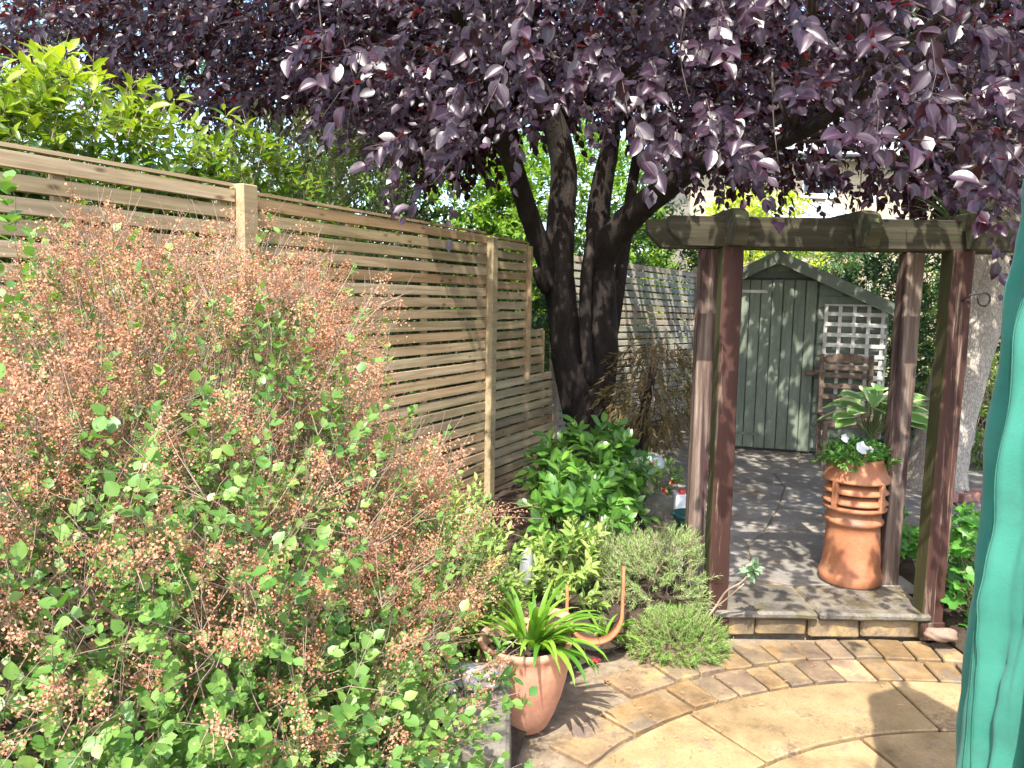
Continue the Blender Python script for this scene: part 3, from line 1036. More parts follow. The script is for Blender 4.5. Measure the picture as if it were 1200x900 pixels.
for (p, q) in ((AP, EL), (AP, ER)):
    dx, dz = q[0] - p[0], q[1] - p[1]
    L = math.hypot(dx, dz)
    nx, nz = (-dz / L, dx / L)
    if nz < 0:
        nx, nz = -nx, -nz
    ex, ez = q[0] + dx / L * .07, q[1] + dz / L * .07
    def sec(a, c, o0, o1, y0, y1):
        P4 = [(a[0] + nx * o0, a[1] + nz * o0), (c[0] + nx * o0, c[1] + nz * o0), (c[0] + nx * o1, c[1] + nz * o1), (a[0] + nx * o1, a[1] + nz * o1)]
        return [(x_, y0, z_) for x_, z_ in P4] + [(x_, y1, z_) for x_, z_ in P4]
    BF = [(0, 1, 2, 3), (7, 6, 5, 4), (0, 4, 5, 1), (1, 5, 6, 2), (2, 6, 7, 3), (3, 7, 4, 0)]
    rf = MB().add(sec(p, (ex, ez), .012, .034, -.115, 1.80), BF).build('roof', MAT['felt_gap_shade'], shed, M=SM)
    MB().add(sec(p, (ex, ez), -.075, .030, -.14, -.117), BF).build('barge_board', MAT['shed_dark'], rf, M=SM)
MB().add([(AP[0] - .05, -.155, AP[1] + .0), (AP[0], -.155, AP[1] - .12), (AP[0] + .05, -.155, AP[1]), (AP[0], -.155, AP[1] + .035),
          (AP[0] - .05, -.142, AP[1] + .0), (AP[0], -.142, AP[1] - .12), (AP[0] + .05, -.142, AP[1]), (AP[0], -.142, AP[1] + .035)],
         [(0, 1, 2, 3), (7, 6, 5, 4), (0, 4, 5, 1), (1, 5, 6, 2), (2, 6, 7, 3), (3, 7, 4, 0)]).build('finial', MAT['shed_dark'], shed, M=SM)
door = MB().box((.29, .004, .86), (.74, .012, 1.70)).build('door', MAT['felt_gap_shade'], shed, M=SM)  # dark backing sheet, its colour paints the shadow gaps between the planks
pw = .722 / 7
for k in range(7):
    MB().box((-.072 + pw * (k + .5), -.014, .855 + random.uniform(-.003, .003)), (pw - .009, .018, 1.662)).build('plank', MAT['shed'], door, M=SM, bevel=.002)
MB().box((.06, -.028, 1.575), (.28, .006, .028), taper=.9).build('hinge', MAT['lath'], door, M=SM)
MB().box((.06, -.028, .16), (.28, .006, .028), taper=.9).build('hinge', MAT['shed_dark'], door, M=SM)
MB().box((.66, -.04, .80), (.15, .03, .05), jit=.004).build('latch', MAT['chair'], door, M=SM, bevel=.003)
trel = MB()
trel.box((.985, -.034, 1.455), (.53, .012, .016))
trel = trel.build('trellis', MAT['lath'], shed, M=SM)
for k in range(5):
    MB().box((.738 + k * .124, -.042, .97), (.032, .010, .95)).build('lath', MAT['lath'], trel, M=SM)
for k in range(9):
    MB().box((.986, -.0535, 1.38 - k * .098), (.535, .010, .036), M=Matrix.Rotation(math.radians(.6), 4, 'Y')).build('lath', MAT['lath'], trel, M=SM)

# ================================================================== PERGOLA
perg = thing('pergola', 'brown wooden pergola arch with worn paint over the step', 'pergola', (1.5, 3.75, 0))
def post(x, y, z0, z1, w, mat, lean=0.0):
    b = MB()
    n = 9
    b.v = []
    for i in range(n):
        t = i / (n - 1)
        z = z0 + (z1 - z0) * t
        j = [random.uniform(-.0025, .0025) for _ in range(2)]
        for dx, dy in ((-1, -1), (1, -1), (1, 1), (-1, 1)):
            b.v.append((x + lean * t + dx * w / 2 + j[0], y + dy * w / 2 + j[1], z))
    b.f = [(3, 2, 1, 0), tuple((n - 1) * 4 + q for q in range(4))]
    for i in range(n - 1):
        for q in range(4):
            a, c = i * 4 + q, i * 4 + (q + 1) % 4
            b.f.append((a, c, c + 4, a + 4))
    return b.build('post', mat, perg, bevel=.004)
p1 = post(1.003, 3.585, 0, 1.85, .095, MAT['paint'], -.008)
p2 = post(2.035, 3.585, 0, 1.85, .100, MAT['paint'], .012)
post(.975, 3.95, TZ, 1.86, .088, MAT['barewood'], .01)
post(2.005, 3.95, TZ, 1.86, .092, MAT['barewood'], .015)
for p, xx in ((p1, 1.003), (p2, 2.035)):
    MB().box((xx, 3.585, .045), (.112, .112, .09), jit=.003).build('post_foot', MAT['paint'], p, bevel=.004)
def beam(x0, x1, y, z0, z1, d=.07):
    h = z1 - z0
    prof = [(x0, z1), (x0, z1 - h * .45), (x0 + h * .55, z0), (x1 - h * .55, z0), (x1, z1 - h * .45), (x1, z1)]
    n = len(prof)
    vs_ = [(x_, y - d / 2, z_) for x_, z_ in prof] + [(x_, y + d / 2, z_) for x_, z_ in prof]
    fs = [tuple(range(n)), tuple(reversed(range(n, 2 * n)))] + [(i, n + i, n + (i + 1) % n, (i + 1) % n) for i in range(n)]
    return MB().add(vs_, fs).build('beam', MAT['beam'], perg, bevel=.005)
beam(.70, 2.40, 3.585, 1.848, 1.985, .075)
beam(.665, 2.54, 3.95, 1.862, 2.005, .075)
for xx in (.985, 1.56, 2.06):
    prof = [(3.40, 1.99), (3.355, 1.93), (3.40, 1.845), (3.50, 1.852), (3.52, 1.93), (3.99, 1.94), (4.03, 1.90), (4.13, 1.90), (4.16, 1.95), (4.12, 2.02), (3.46, 2.012)]
    n = len(prof)
    vs_ = [(xx - .03, y_, z_) for y_, z_ in prof] + [(xx + .03, y_, z_) for y_, z_ in prof]
    fs = [tuple(reversed(range(n))), tuple(range(n, 2 * n))] + [(i, (i + 1) % n, n + (i + 1) % n, n + i) for i in range(n)]
    MB().add(vs_, fs).build('rafter', MAT['beam'], perg, bevel=.004)
hk = [(2.10, 3.53, 1.655)] + [(2.135 + .028 * math.cos(a) , 3.51, 1.63 + .03 * math.sin(a)) for a in np.linspace(2.2, -3.6, 14)]
tag(MB().tube([(2.045, 3.528, 1.62), (2.075, 3.515, 1.65)] + [(p[0], p[1], p[2]) for p in hk[1:]], .0042, 6).build('hook', MAT['iron'], None, True), 'black iron scroll hook on the right front pergola post', 'hook')

# ================================================================== HOUSE BEHIND
house = thing('house', 'cream brick house with white windows far behind the shed', 'house', (7, 17, 0))
hw = MB().box((7.0, 19.0, 2.4), (6.4, 4.0, 4.8)).build('wall', MAT['cream_brick'], house)
r = MB().add([(3.6, 16.7, 4.75), (10.5, 16.7, 4.75), (10.5, 19, 6.6), (3.6, 19, 6.6), (3.6, 21.3, 4.75), (10.5, 21.3, 4.75)], [(0, 1, 2, 3), (3, 2, 5, 4), (0, 3, 4), (1, 5, 2), (0, 4, 5, 1)]).build('roof', MAT['slate'], house)
MB().box((7.05, 16.68, 4.70), (6.9, .03, .18)).build('fascia', MAT['upvc'], r)
MB().tube([(3.6, 16.6, 4.70), (10.5, 16.6, 4.66)], .055, 8).build('gutter', MAT['iron'], r, True)
MB().tube([(7.75, 16.93, 4.6), (7.75, 16.93, 0)], .04, 8).build('downpipe', MAT['upvc'], house, True)
for wx, wz, ww, wh in ((6.55, 4.22, .7, .6), (6.3, 1.5, 1.4, 1.3)):
    w = MB().box((wx, 16.985, wz), (ww, .03, wh)).build('window', MAT['upvc'], house)
    for sx in (-1, 1):
        MB().box((wx + sx * ww * .24, 16.966, wz), (ww * .42, .012, wh * .86)).build('pane', MAT['glass'], w)
    MB().box((wx, 16.94, wz - wh / 2 - .04), (ww + .1, .1, .06)).build('sill', MAT['upvc'], w)
    MB().box((wx, 16.97, wz + wh / 2 + .06), (ww + .25, .04, .1)).build('lintel', MAT['concrete'], w)
# lean-to with a glazed roof
lean = thing('conservatory', 'white framed lean-to roof seen through the purple leaves', 'conservatory', (5.6, 14.5, 0))
MB().box((5.9, 15.8, 1.3), (1.5, 2.2, 2.6)).build('wall', MAT['cream_brick'], lean)
cr = MB().add([(5.1, 14.6, 3.0), (6.7, 14.6, 3.0), (6.7, 16.9, 3.75), (5.1, 16.9, 3.75), (5.1, 14.6, 2.6), (6.7, 14.6, 2.6), (6.7, 16.9, 2.6), (5.1, 16.9, 2.6)],
              [(0, 1, 2, 3), (4, 7, 6, 5), (0, 4, 5, 1), (1, 5, 6, 2), (3, 7, 4, 0), (2, 6, 7, 3)]).build('roof', MAT['slate'], lean)
for k in range(5):
    MB().tube([(5.1 + k * .4, 14.59, 3.02), (5.1 + k * .4, 16.9, 3.79)], .03, 4).build('glazing_bar', MAT['upvc'], cr)
for k in range(4):
    MB().tube([(5.08, 14.6 + k * .7, 3.03 + k * .228), (6.72, 14.6 + k * .7, 3.03 + k * .228)], .03, 4).build('glazing_bar', MAT['upvc'], cr)

# ================================================================== PLUM TREE
plum = thing('plum_tree', 'purple-leaved plum tree with dark forked trunk standing in the fence line', 'tree', at(690, 545, 6.9))
def stem(pts, name, n=14, wob=.05, seg=26, mat=None):
    P = spline([list(at(px, py, Y)) + [r] for px, py, Y, r in pts], seg)
    b = MB().tube([p[:3] for p in P], [max(p[3], .004) for p in P], n, wob)
    return b.build(name, mat or MAT['bark'], plum, True)
stem([(690, 590, 6.9, .25), (688, 540, 6.9, .205), (687, 495, 6.9, .19), (687, 455, 6.9, .20), (687, 425, 6.9, .17)], 'trunk', 18)
stem([(678, 490, 6.88, .135), (667, 430, 6.88, .15), (660, 370, 6.88, .14), (655, 310, 6.86, .132), (658, 250, 6.84, .125), (660, 190, 6.8, .115), (645, 135, 6.7, .10), (615, 70, 6.5, .075), (590, -10, 6.3, .06)], 'limb')
stem([(698, 490, 6.85, .125), (706, 430, 6.85, .135), (707, 370, 6.84, .125), (704, 310, 6.82, .115), (701, 255, 6.8, .105), (708, 205, 6.75, .09), (716, 165, 6.7, .075), (722, 100, 6.5, .055), (745, 10, 6.2, .04)], 'limb')
stem([(692, 450, 6.74, .05), (686, 390, 6.72, .055), (687, 330, 6.72, .055), (694, 280, 6.76, .055), (697, 240, 6.80, .04)], 'limb', 10)
stem([(652, 350, 6.86, .09), (640, 305, 6.8, .09), (621, 255, 6.6, .085), (605, 205, 6.3, .08), (588, 150, 6.0, .07), (560, 80, 5.5, .05), (530, 0, 5.0, .035)], 'limb')
stem([(700, 320, 6.85, .11), (714, 285, 6.72, .13), (742, 252, 6.5, .115), (780, 220, 6.2, .10), (822, 192, 5.9, .085), (875, 178, 5.4, .06), (930, 160, 4.9, .045), (985, 130, 4.5, .03)], 'limb')
stem([(706, 440, 7.05, .06), (719, 380, 7.15, .06), (727, 320, 7.25, .06), (735, 270, 7.35, .055), (742, 210, 7.4, .05), (760, 120, 7.3, .04)], 'limb', 10)
stem([(640, 340, 6.75, .05), (632, 325, 6.66, .05), (629, 315, 6.62, .03)], 'limb_stub', 9, .12, 8)

bx_ = np.array([-400, 0, 100, 200, 300, 350, 420, 480, 560, 600, 640, 700, 760, 800, 900, 960, 1050, 1100, 1180, 1500])
by_ = np.array([60, 75, 105, 130, 138, 142, 158, 192, 192, 150, 135, 135, 165, 205, 228, 240, 228, 248, 248, 250])
FN = np.array([math.cos(math.radians(27)), -math.sin(math.radians(27)), 0])
FBn = np.array([-.179, 5.5, 0])
FDn = np.array([math.sin(math.radians(27)), math.cos(math.radians(27)), 0])

def crown_ok(P):
    px, py, dep = proj(P)
    q = (P - np.array([.4, 6.1, 3.5])) / np.array([5.3, 4.6, 2.3])
    ok = (q ** 2).sum(1) < 1
    lim = np.interp(px, bx_, by_) + rng.normal(0, 7, len(P))
    ok &= (py < lim - 14)
    # the crown does not reach where the sun falls on the near patio, the brown shrub and the fence
    yg = P[:, 1] + P[:, 2] * (-SUNV[1] / SUNV[2])
    xg = P[:, 0] + P[:, 2] * (-SUNV[0] / SUNV[2])
    ok &= yg > np.where(xg > 1.05, 3.3 + .25 * np.sin(xg * 4), 4.35) + rng.normal(0, .12, len(P))
    hz = P[:, 1] + (P[:, 2] - 2.3) * (-SUNV[1] / SUNV[2])
    ok &= ~((P[:, 0] < -.7) & (hz < 4.7))
    dn = (P - FBn) @ FN
    t = dn / (SUNV @ FN)
    hit = P - t[:, None] * SUNV
    s = (hit - FBn) @ FDn
    shades = (dn > 0) & (hit[:, 2] > .15) & (hit[:, 2] < 2.0) & (s < .1)
    ok &= ~(shades & (rng.random(len(P)) > .06))
    ok &= dep > 2.35
    ok &= ~((px < 600) & (dn < 0) & (dn > -.35) & (P[:, 2] < 2.35))
    n2 = np.array([FM2[0][1], FM2[1][1], 0.0])
    d2_ = (P - np.array(FA)) @ n2
    h2 = P - (d2_ / (SUNV @ n2))[:, None] * SUNV
    s2 = (h2 - np.array(FA)) @ np.array([FM2[0][0], FM2[1][0], 0.0])
    ok &= ~((d2_ > 0) & (h2[:, 2] > .5) & (h2[:, 2] < 2.45) & (s2 > -1.3) & (s2 < 2.3) & (rng.random(len(P)) > .03))
    # windows in the foliage
    thin = np.ones(len(P))
    thin = np.where((px > 900) & (px < 1065) & (py > 118), .17, thin)
    thin = np.where((px > 735) & (px < 900) & (py > 175), .5, thin)
    thin = np.where((px > 585) & (px < 735) & (py > 135), .25, thin)
    thin = np.where((px > 560) & (px < 860) & (py > 30) & (dep > 3) & (dep < 6.3) , np.minimum(thin, .8), thin)
    thin = np.where((px < 360) & (py > 30), .8, thin)
    ok &= rng.random(len(P)) < thin
    # clumps
    ok &= (lump(P, .8, 1.0) > -.55)
    return ok

Bp = []
tot = 0
while tot < 8600:
    P = np.array([-4.9, 1.6, 1.95]) + rng.random((20000, 3)) * np.array([10.5, 9, 3.8])
    P = P[crown_ok(P)]
    Bp.append(P)
    tot += len(P)
Bp = np.concatenate(Bp)[:8600]
Dp = np.array([-4.5, 6.9, 2.7]) + rng.random((60000, 3)) * np.array([10.5, 4.0, 3.6])
Dp = Dp[crown_ok(Dp)][:2600]
near = np.array([0.9, 6.6, 3.0])
Dd = unit(unit(Bp - near) * np.array([1, 1, .5]) + rng.normal(0, .45, Bp.shape) + np.array([0, -.1, -.25]))
Ld = rng.uniform(.14, .34, len(Bp))
Lv = shoot_leaves(Bp, Dd, Ld, 12, .063, .42, 1.0, .55, .55, .05, None, (-.08, -.75, .25))
Lw = shoot_leaves(Dp, unit(rvec(len(Dp)) + np.array([0, -.3, -.3])), rng.uniform(.2, .4, len(Dp)), 11, .115, .25, 1.0, .5, .5, .05, None, (-.08, -.6, .25))
foliage(plum, tuple(np.concatenate(z_) for z_ in zip(Lv, Lw)), [T_PLUM, ovate(.26, .16, .28), ovate(.33, -.05, .02), ovate(.24, .04, -.12)], MAT['l_plum'], T_PLUM_F, 300)
link('twigs', twig_mesh('twigs', Bp, Bp + Dd * Ld[:, None] - np.array([0, 0, .4]) * Ld[:, None] * .5, .0028, None, 0, 2), MAT['twig_dark'], plum, None, 'stuff')
# branches from the limbs out into the crown
tips = [at(615, 70, 6.5), at(590, 0, 6.3), at(722, 100, 6.5), at(745, 10, 6.2), at(560, 80, 5.5), at(530, 0, 5.0), at(822, 192, 5.9), at(930, 160, 4.9), at(760, 120, 7.3), at(985, 130, 4.5), at(605, 205, 6.3)]
for i in range(64):
    e = Bp[rng.integers(len(Bp))]
    s = min(tips, key=lambda t: np.linalg.norm(t - e) + random.random() * 1.5)
    mid = (s + e) / 2 + np.array([0, 0, .25]) + rng.normal(0, .12, 3)
    P = spline([s, mid, e], 9)
    L = np.linalg.norm(s - e)
    MB().tube(P, list(np.linspace(.010 + .006 * L, .004, 9)), 5).build('branch', MAT['twig_dark'], plum, True)
# bare drooping twigs that hang under the crown
for (px, py, Y) in ((575, 60, 3.6), (640, 20, 3.2), (655, 190, 5.0), (370, 30, 3.8), (395, 80, 4.2), (430, 120, 4.4), (805, 60, 3.0), (905, 140, 3.4), (1010, 210, 4.4), (1065, 215, 4.5)):
    s = at(px, py - 60, Y + .1)
    e = at(px + random.uniform(-30, 30), py + 60, Y)
    P = spline([s, (s + e) / 2 + rng.normal(0, .03, 3), e], 7)
    MB().tube(P, list(np.linspace(.005, .0015, 7)), 4).build('branch', MAT['twig_dark'], plum, True)

# ================================================================== SECOND TREE (pale trunk, right)
pale = thing('tree', 'tree with thick pale cracked trunk at right beyond the pergola', 'tree', (3.5, 6.15, TZ))
def ptube(pts, name, n=20, wob=.025, seg=30):
    P = spline([list(p) for p in pts], seg)
    return MB().tube([p[:3] for p in P], [p[3] for p in P], n, wob).build(name, MAT['bark_pale'], pale, True)
b0 = at(1097, 560, 6.15)
ptube([(b0[0] - .02, 6.15, .05, .30), (b0[0], 6.15, .22, .23), (b0[0] + .03, 6.15, .5, .21), (b0[0] + .11, 6.15, 1.0, .20), (b0[0] + .22, 6.15, 1.6, .205), (b0[0] + .30, 6.15, 2.0, .19), (b0[0] + .42, 6.2, 2.6, .16), (b0[0] + .6, 6.3, 3.6, .12), (b0[0] + .7, 6.4, 4.8, .07)], 'trunk')
ptube([(b0[0] + .18, 6.12, 1.55, .12), (b0[0] + .10, 6.1, 1.95, .12), (b0[0] + .08, 6.08, 2.5, .10), (b0[0] - .1, 6.0, 3.3, .08), (b0[0] - .3, 5.8, 4.6, .05)], 'limb', 12)
P, d = ellip_points(700, (4.1, 6.4, 5.2), (2.2, 2.2, 1.4), .4)
Dd = unit(d + rng.normal(0, .5, d.shape))
Ld = rng.uniform(.2, .4, len(P))
foliage(pale, shoot_leaves(P, Dd, Ld, 10, .09, .3, .9, .3), T_FAR, MAT['l_dark'], None, 0, 'crown')
thin = thing('sapling', 'thin straight grey sapling stem between the right pergola posts', 'tree', at(1098, 480, 7.6) * np.array([1, 1, 0]) + np.array([0, 0, .1]))
q0 = at(1098, 480, 7.6)
MB().tube(spline([(q0[0], 7.6, 0.1), (q0[0] + .01, 7.6, 1.0), (q0[0] - .01, 7.6, 2.2), (q0[0] + .05, 7.6, 3.4)], 14), list(np.linspace(.075, .05, 14)), 10, .05).build('trunk', MAT['bark_pale'], thin, True)
P, d = ellip_points(120, (q0[0] + .05, 7.6, 3.3), (.7, .7, .5), .2)
foliage(thin, shoot_leaves(P, unit(d + rng.normal(0, .4, d.shape)), rng.uniform(.15, .3, len(P)), 8, .07), T_LANCE, MAT['l_dark'], None, 0, 'crown')

# ================================================================== HEDGES AND BUSHES BEHIND THE FENCES
def bush(name, label, cat, c, r, n, k, size, T, mat, T_fine=None, parts=0, spread=.9, droop=.2, shell=.35, ln=(.12, .26), tintf=None, group=None, nup=.6, face=None,
         up=.5, zmin=.05, twigmat='twig', keep=None, base=None, core=True, lumpy=.0):
    c = np.array(c, float)
    r = np.array(r, float)
    t = thing(name, label, cat, (c[0], c[1], zmin) if base is None else base, group)
    P, d = ellip_points(n, c, r, shell)
    D = unit(d + np.array([0, 0, up]) + rng.normal(0, .4, d.shape))
    m = P[:, 2] > zmin
    if lumpy:
        m &= lump(P, 1.0 / max(r.mean(), .2) * .8, c[0]) > -lumpy
    if keep is not None:
        m &= keep(P)
    P, D = P[m], D[m]
    L = rng.uniform(ln[0], ln[1], len(P))
    foliage(t, shoot_leaves(P, D, L, k, size, .3, spread, droop, nup, .15, tintf, face), T, mat, T_fine, parts)
    link('stems', twig_mesh('stems', P, P + D * L[:, None], .0022), MAT[twigmat], t, None, 'stuff')
    if core:
        ns = 14
        B = np.tile(np.array([c[0], c[1], zmin - .05]), (ns, 1)) + rng.normal(0, .06, (ns, 3)) * np.array([1, 1, 0])
        sel = P[rng.integers(0, len(P), ns)]
        link('branches', twig_mesh('branches', B, sel, .012 * (r.mean() / .5), .003, 0, 5), MAT[twigmat], t, None, 'stuff')
    return t

def behind_fence(P):
    return (P - FBn) @ FN < -.34

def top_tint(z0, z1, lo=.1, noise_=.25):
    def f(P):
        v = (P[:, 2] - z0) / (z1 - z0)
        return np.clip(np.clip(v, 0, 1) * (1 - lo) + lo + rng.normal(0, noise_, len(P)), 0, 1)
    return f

# laurel-like hedge on the far side of the near fence: three plants
for i, (c, r, lab) in enumerate((
        ((-2.25, 2.55, 1.36), (.75, .75, .92), 'tall yellow-green leafy shrub over the fence at the far left'),
        ((-2.0, 3.45, 1.42), (.70, .75, 1.05), 'yellow-green leafy shrub above the first fence post'),
        ((-1.45, 4.15, 1.4), (.55, .6, .92), 'darker leafy shrub behind the fence right of its first post'))):
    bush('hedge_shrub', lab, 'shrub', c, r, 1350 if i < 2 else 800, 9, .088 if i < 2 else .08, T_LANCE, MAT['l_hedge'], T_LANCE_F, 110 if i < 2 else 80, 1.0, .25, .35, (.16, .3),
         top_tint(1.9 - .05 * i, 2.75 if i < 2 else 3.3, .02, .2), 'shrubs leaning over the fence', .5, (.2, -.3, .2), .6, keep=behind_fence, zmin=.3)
bush('olive_shrub', 'pale grey-green feathery shrub above the fence under the purple leaves', 'shrub', (-1.75, 6.6, 1.7), (.95, .8, 1.25), 900, 12, .075, T_FAR, MAT['l_olive'], None, 0, .8, .1, .4,
    (.2, .35), top_tint(1.8, 3.0, .2), up=.9, keep=behind_fence)
bush('dark_shrub', 'dark narrow-leaved shrub just behind the second fence panel', 'shrub', (-.75, 5.6, 1.15), (.55, .6, 1.0), 420, 11, .085, T_FAR, MAT['l_dark'], None, 0, .9, .3, .4, (.18, .3), keep=behind_fence)
bush('dark_shrub', 'dark leafy shrub behind the fence by the plum trunk', 'shrub', (-.45, 7.0, 1.15), (.6, .6, .98), 420, 11, .085, T_FAR, MAT['l_dark'], None, 0, .9, .3, .4, (.18, .3), keep=behind_fence)
bush('bright_shrub', 'sunlit light green shrub far behind the fence left of the plum trunk', 'shrub', (-1.7, 13.0, 2.4), (2.1, .9, 2.3), 1900, 11, .14, T_FAR, MAT['l_bright'], None, 0, .9, .2, .4, (.2, .4))
bush('bright_shrub', 'sunlit light green shrub seen between the plum limbs', 'shrub', (.9, 13.2, 2.3), (1.6, .9, 2.2), 1400, 11, .14, T_FAR, MAT['l_bright'], None, 0, .9, .2, .4, (.2, .4))
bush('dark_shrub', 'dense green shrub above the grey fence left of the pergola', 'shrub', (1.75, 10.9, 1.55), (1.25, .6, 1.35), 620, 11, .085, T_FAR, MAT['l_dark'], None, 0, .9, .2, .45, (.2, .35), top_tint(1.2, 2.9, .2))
bush('dark_shrub', 'added dark shrub behind the grey fence that darkens its gaps', 'shrub', (.95, 9.35, 1.0), (.75, .4, .95), 420, 10, .09, T_FAR, MAT['l_dark'], None, 0, .9, .2, .45, (.15, .25),  # added to make the gaps between the far slats dark
     keep=lambda P: (P - np.array(FA)) @ np.array([FM2[0][1], FM2[1][1], 0.0]) < -.3)
bush('golden_shrub', 'bright yellow-green shrub behind the shed roof apex', 'shrub', (4.1, 13.2, 1.8), (1.0, .8, 1.75), 700, 11, .11, T_FAR, MAT['l_yellow'], None, 0, .9, .2, .4, (.2, .4))
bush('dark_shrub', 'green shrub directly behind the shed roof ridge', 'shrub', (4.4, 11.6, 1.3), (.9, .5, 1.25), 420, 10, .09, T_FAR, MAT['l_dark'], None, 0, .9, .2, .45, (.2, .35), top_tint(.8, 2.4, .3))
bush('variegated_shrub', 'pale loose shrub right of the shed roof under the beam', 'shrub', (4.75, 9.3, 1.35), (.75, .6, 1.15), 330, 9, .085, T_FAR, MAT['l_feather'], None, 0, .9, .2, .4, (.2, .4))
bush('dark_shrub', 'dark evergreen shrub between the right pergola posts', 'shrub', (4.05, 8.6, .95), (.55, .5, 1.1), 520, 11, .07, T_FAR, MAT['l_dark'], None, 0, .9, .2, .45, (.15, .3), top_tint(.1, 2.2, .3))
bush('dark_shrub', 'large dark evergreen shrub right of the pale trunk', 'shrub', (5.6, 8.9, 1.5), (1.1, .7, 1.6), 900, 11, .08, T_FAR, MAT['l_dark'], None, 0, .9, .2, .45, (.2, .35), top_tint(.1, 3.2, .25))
bush('bright_shrub', 'small light green shrub low at the right of the pale trunk', 'shrub', (4.35, 7.1, .55), (.42, .4, .5), 360, 10, .06, T_FAR, MAT['l_feather'], None, 0, .9, .2, .45, (.1, .22), top_tint(.1, 1.0, .1, .15))
for i in range(9):
    cx = -7.5 + i * 2.35
    bush('distant_shrub', ['far hedge shrub, leftmost behind the fence', 'far hedge shrub behind the tall yellow-green one', 'far hedge shrub behind the grey-green one', 'far hedge shrub behind the plum trunk',
                           'far hedge shrub behind the grey fence', 'far hedge shrub left of the golden one', 'far hedge shrub behind the shed', 'far hedge shrub behind the variegated one', 'far hedge shrub behind the pale trunk'][i],
         'shrub', (cx, 14.2 + .3 * math.sin(i * 2), 1.2), (1.5, .8, 1.45 + .25 * math.sin(i * 1.7)), 420, 10, .13, T_FAR, MAT['l_bright'] if i % 3 == 1 else MAT['l_dark'], None, 0, .9, .2, .45, (.2, .4),
         group='far hedge shrubs')

ft = thing('background_tree', 'tall dark green tree far behind the fence at left', 'tree', (-6.5, 13, 0))
MB().tube(spline([(-6.5, 13, 0), (-6.4, 13, 1.5), (-6.5, 13, 3.5)], 10), list(np.linspace(.2, .1, 10)), 10, .05).build('trunk', MAT['bark'], ft, True)
P, d = ellip_points(1500, (-5.6, 13, 4.6), (4.2, 1.5, 2.8), .3)
foliage(ft, shoot_leaves(P, unit(d + rng.normal(0, .5, d.shape)), rng.uniform(.3, .5, len(P)), 10, .16, .3, .9, .3), T_FAR, MAT['l_dark'], None, 0, 'crown')

# sword-leaved plant above the beam at right
def blades(parent, c, n, ln, w, mat, elev=(20, 85), sag=.5, seg=7, az=None, name='leaf', fold=.25):
    c = np.array(c, float)
    for i in range(n):
        a = random.uniform(0, 2 * math.pi) if az is None else random.uniform(*az)
        e = math.radians(random.uniform(*elev))
        L = random.uniform(*ln)
        ww = w * random.uniform(.8, 1.2)
        h = np.array([math.cos(a), math.sin(a), 0])
        side = np.array([-math.sin(a), math.cos(a), 0])
        p = c + h * random.uniform(0, .03) + side * random.uniform(-.02, .02)
        V, F, tint = [], [], random.random()
        for j in range(seg + 1):
            t = j / seg
            el = e - sag * t * t * (1.2 if e < 1 else .9) * 1.6
            if j:
                p = p + (h * math.cos(el) + np.array([0, 0, math.sin(el)])) * L / seg
            nrm = -h * math.sin(el) + np.array([0, 0, math.cos(el)])
            hw = ww * (min(1, .55 + t * 2) * (1 - t ** 3) + .001)
            V += [p - side * hw + nrm * hw * fold, p, p + side * hw + nrm * hw * fold]
        for j in range(seg):
            for q in (0, 1):
                k = j * 3 + q
                F.append((k, k + 1, k + 4, k + 3))
        me = np_mesh(name, np.array(V), np.array(F), True, {'tint': np.full(len(V), tint), 'edge': np.tile([1, 0, 1], seg + 1)})
        link(name, me, mat, parent)

sw = at(1128, 262, 5.4)
cord = thing('cordyline', 'dark sword-leaved plant showing above the right end of the beam', 'plant', (sw[0], 5.4, TZ))
MB().tube([(sw[0], 5.4, TZ), (sw[0] + .03, 5.42, 1.1), (sw[0], 5.4, sw[2] - .08)], [.04, .035, .03], 9, .08).build('stem', MAT['bark'], cord, True)
blades(cord, (sw[0], 5.4, sw[2] - .08), 30, (.35, .55), .016, MAT['l_cord'], (-10, 80), .5)

# ================================================================== BROWN FLOWERED SHRUB (front left)
shrub = thing('faded_shrub', 'large sprawling shrub of brown faded flower heads and round green leaves in front', 'shrub', (-.9, 2.2, .1))
ELL = [((-1.02, 2.30, .55), (.95, .92, 1.08), 1.0), ((-.50, 2.62, .42), (.48, .62, .80), .55), ((-1.0, 1.62, .40), (.85, .48, .88), .75), ((-.30, 2.1, .28), (.42, .48, .42), .30), ((-.55, 1.75, .35), (.5, .4, .55), .35)]
Ps, Ds = [], []
for c, r, wgt in ELL:
    P, d = ellip_points(int(3500 * wgt), c, r, .74)
    m = np.ones(len(P), bool)
    for c2, r2, _ in ELL:
        if c2 != c:
            m &= (((P - np.array(c2)) / np.array(r2)) ** 2).sum(1) > .42
    Ps.append(P[m])
    Ds.append(unit(d[m] / np.array(r) * .8 + np.array([0, 0, .75])))
P, D = np.concatenate(Ps), np.concatenate(Ds)
m = (P[:, 2] > .1) & ((P - FBn) @ FN > .10) & (P[:, 1] > .95) & (np.linalg.norm(P - OC, axis=1) > .95) & (lump(P, 1.15, 3.0) > -.75)
px, py, dep = proj(P)
m &= px < np.interp(py, [250, 345, 450, 520, 560, 600, 650, 700, 740, 800, 850, 900, 1000], [400, 385, 400, 412, 440, 490, 515, 505, 480, 465, 490, 500, 500]) + rng.normal(0, 14, len(P))
P, D = P[m], D[m]
D = unit(D + rng.normal(0, .38, D.shape))
L = rng.uniform(.12, .30, len(P))
pn = lump(P, 1.3, .7)
pb = np.clip((P[:, 2] - (1.24 - .40 * P[:, 1])) / .34, 0.16, 1) * np.clip(.76 + .55 * pn, .22, .96) * np.where(P[:, 0] > -.12, .3, 1)
brown = rng.random(len(P)) < pb
g = ~brown
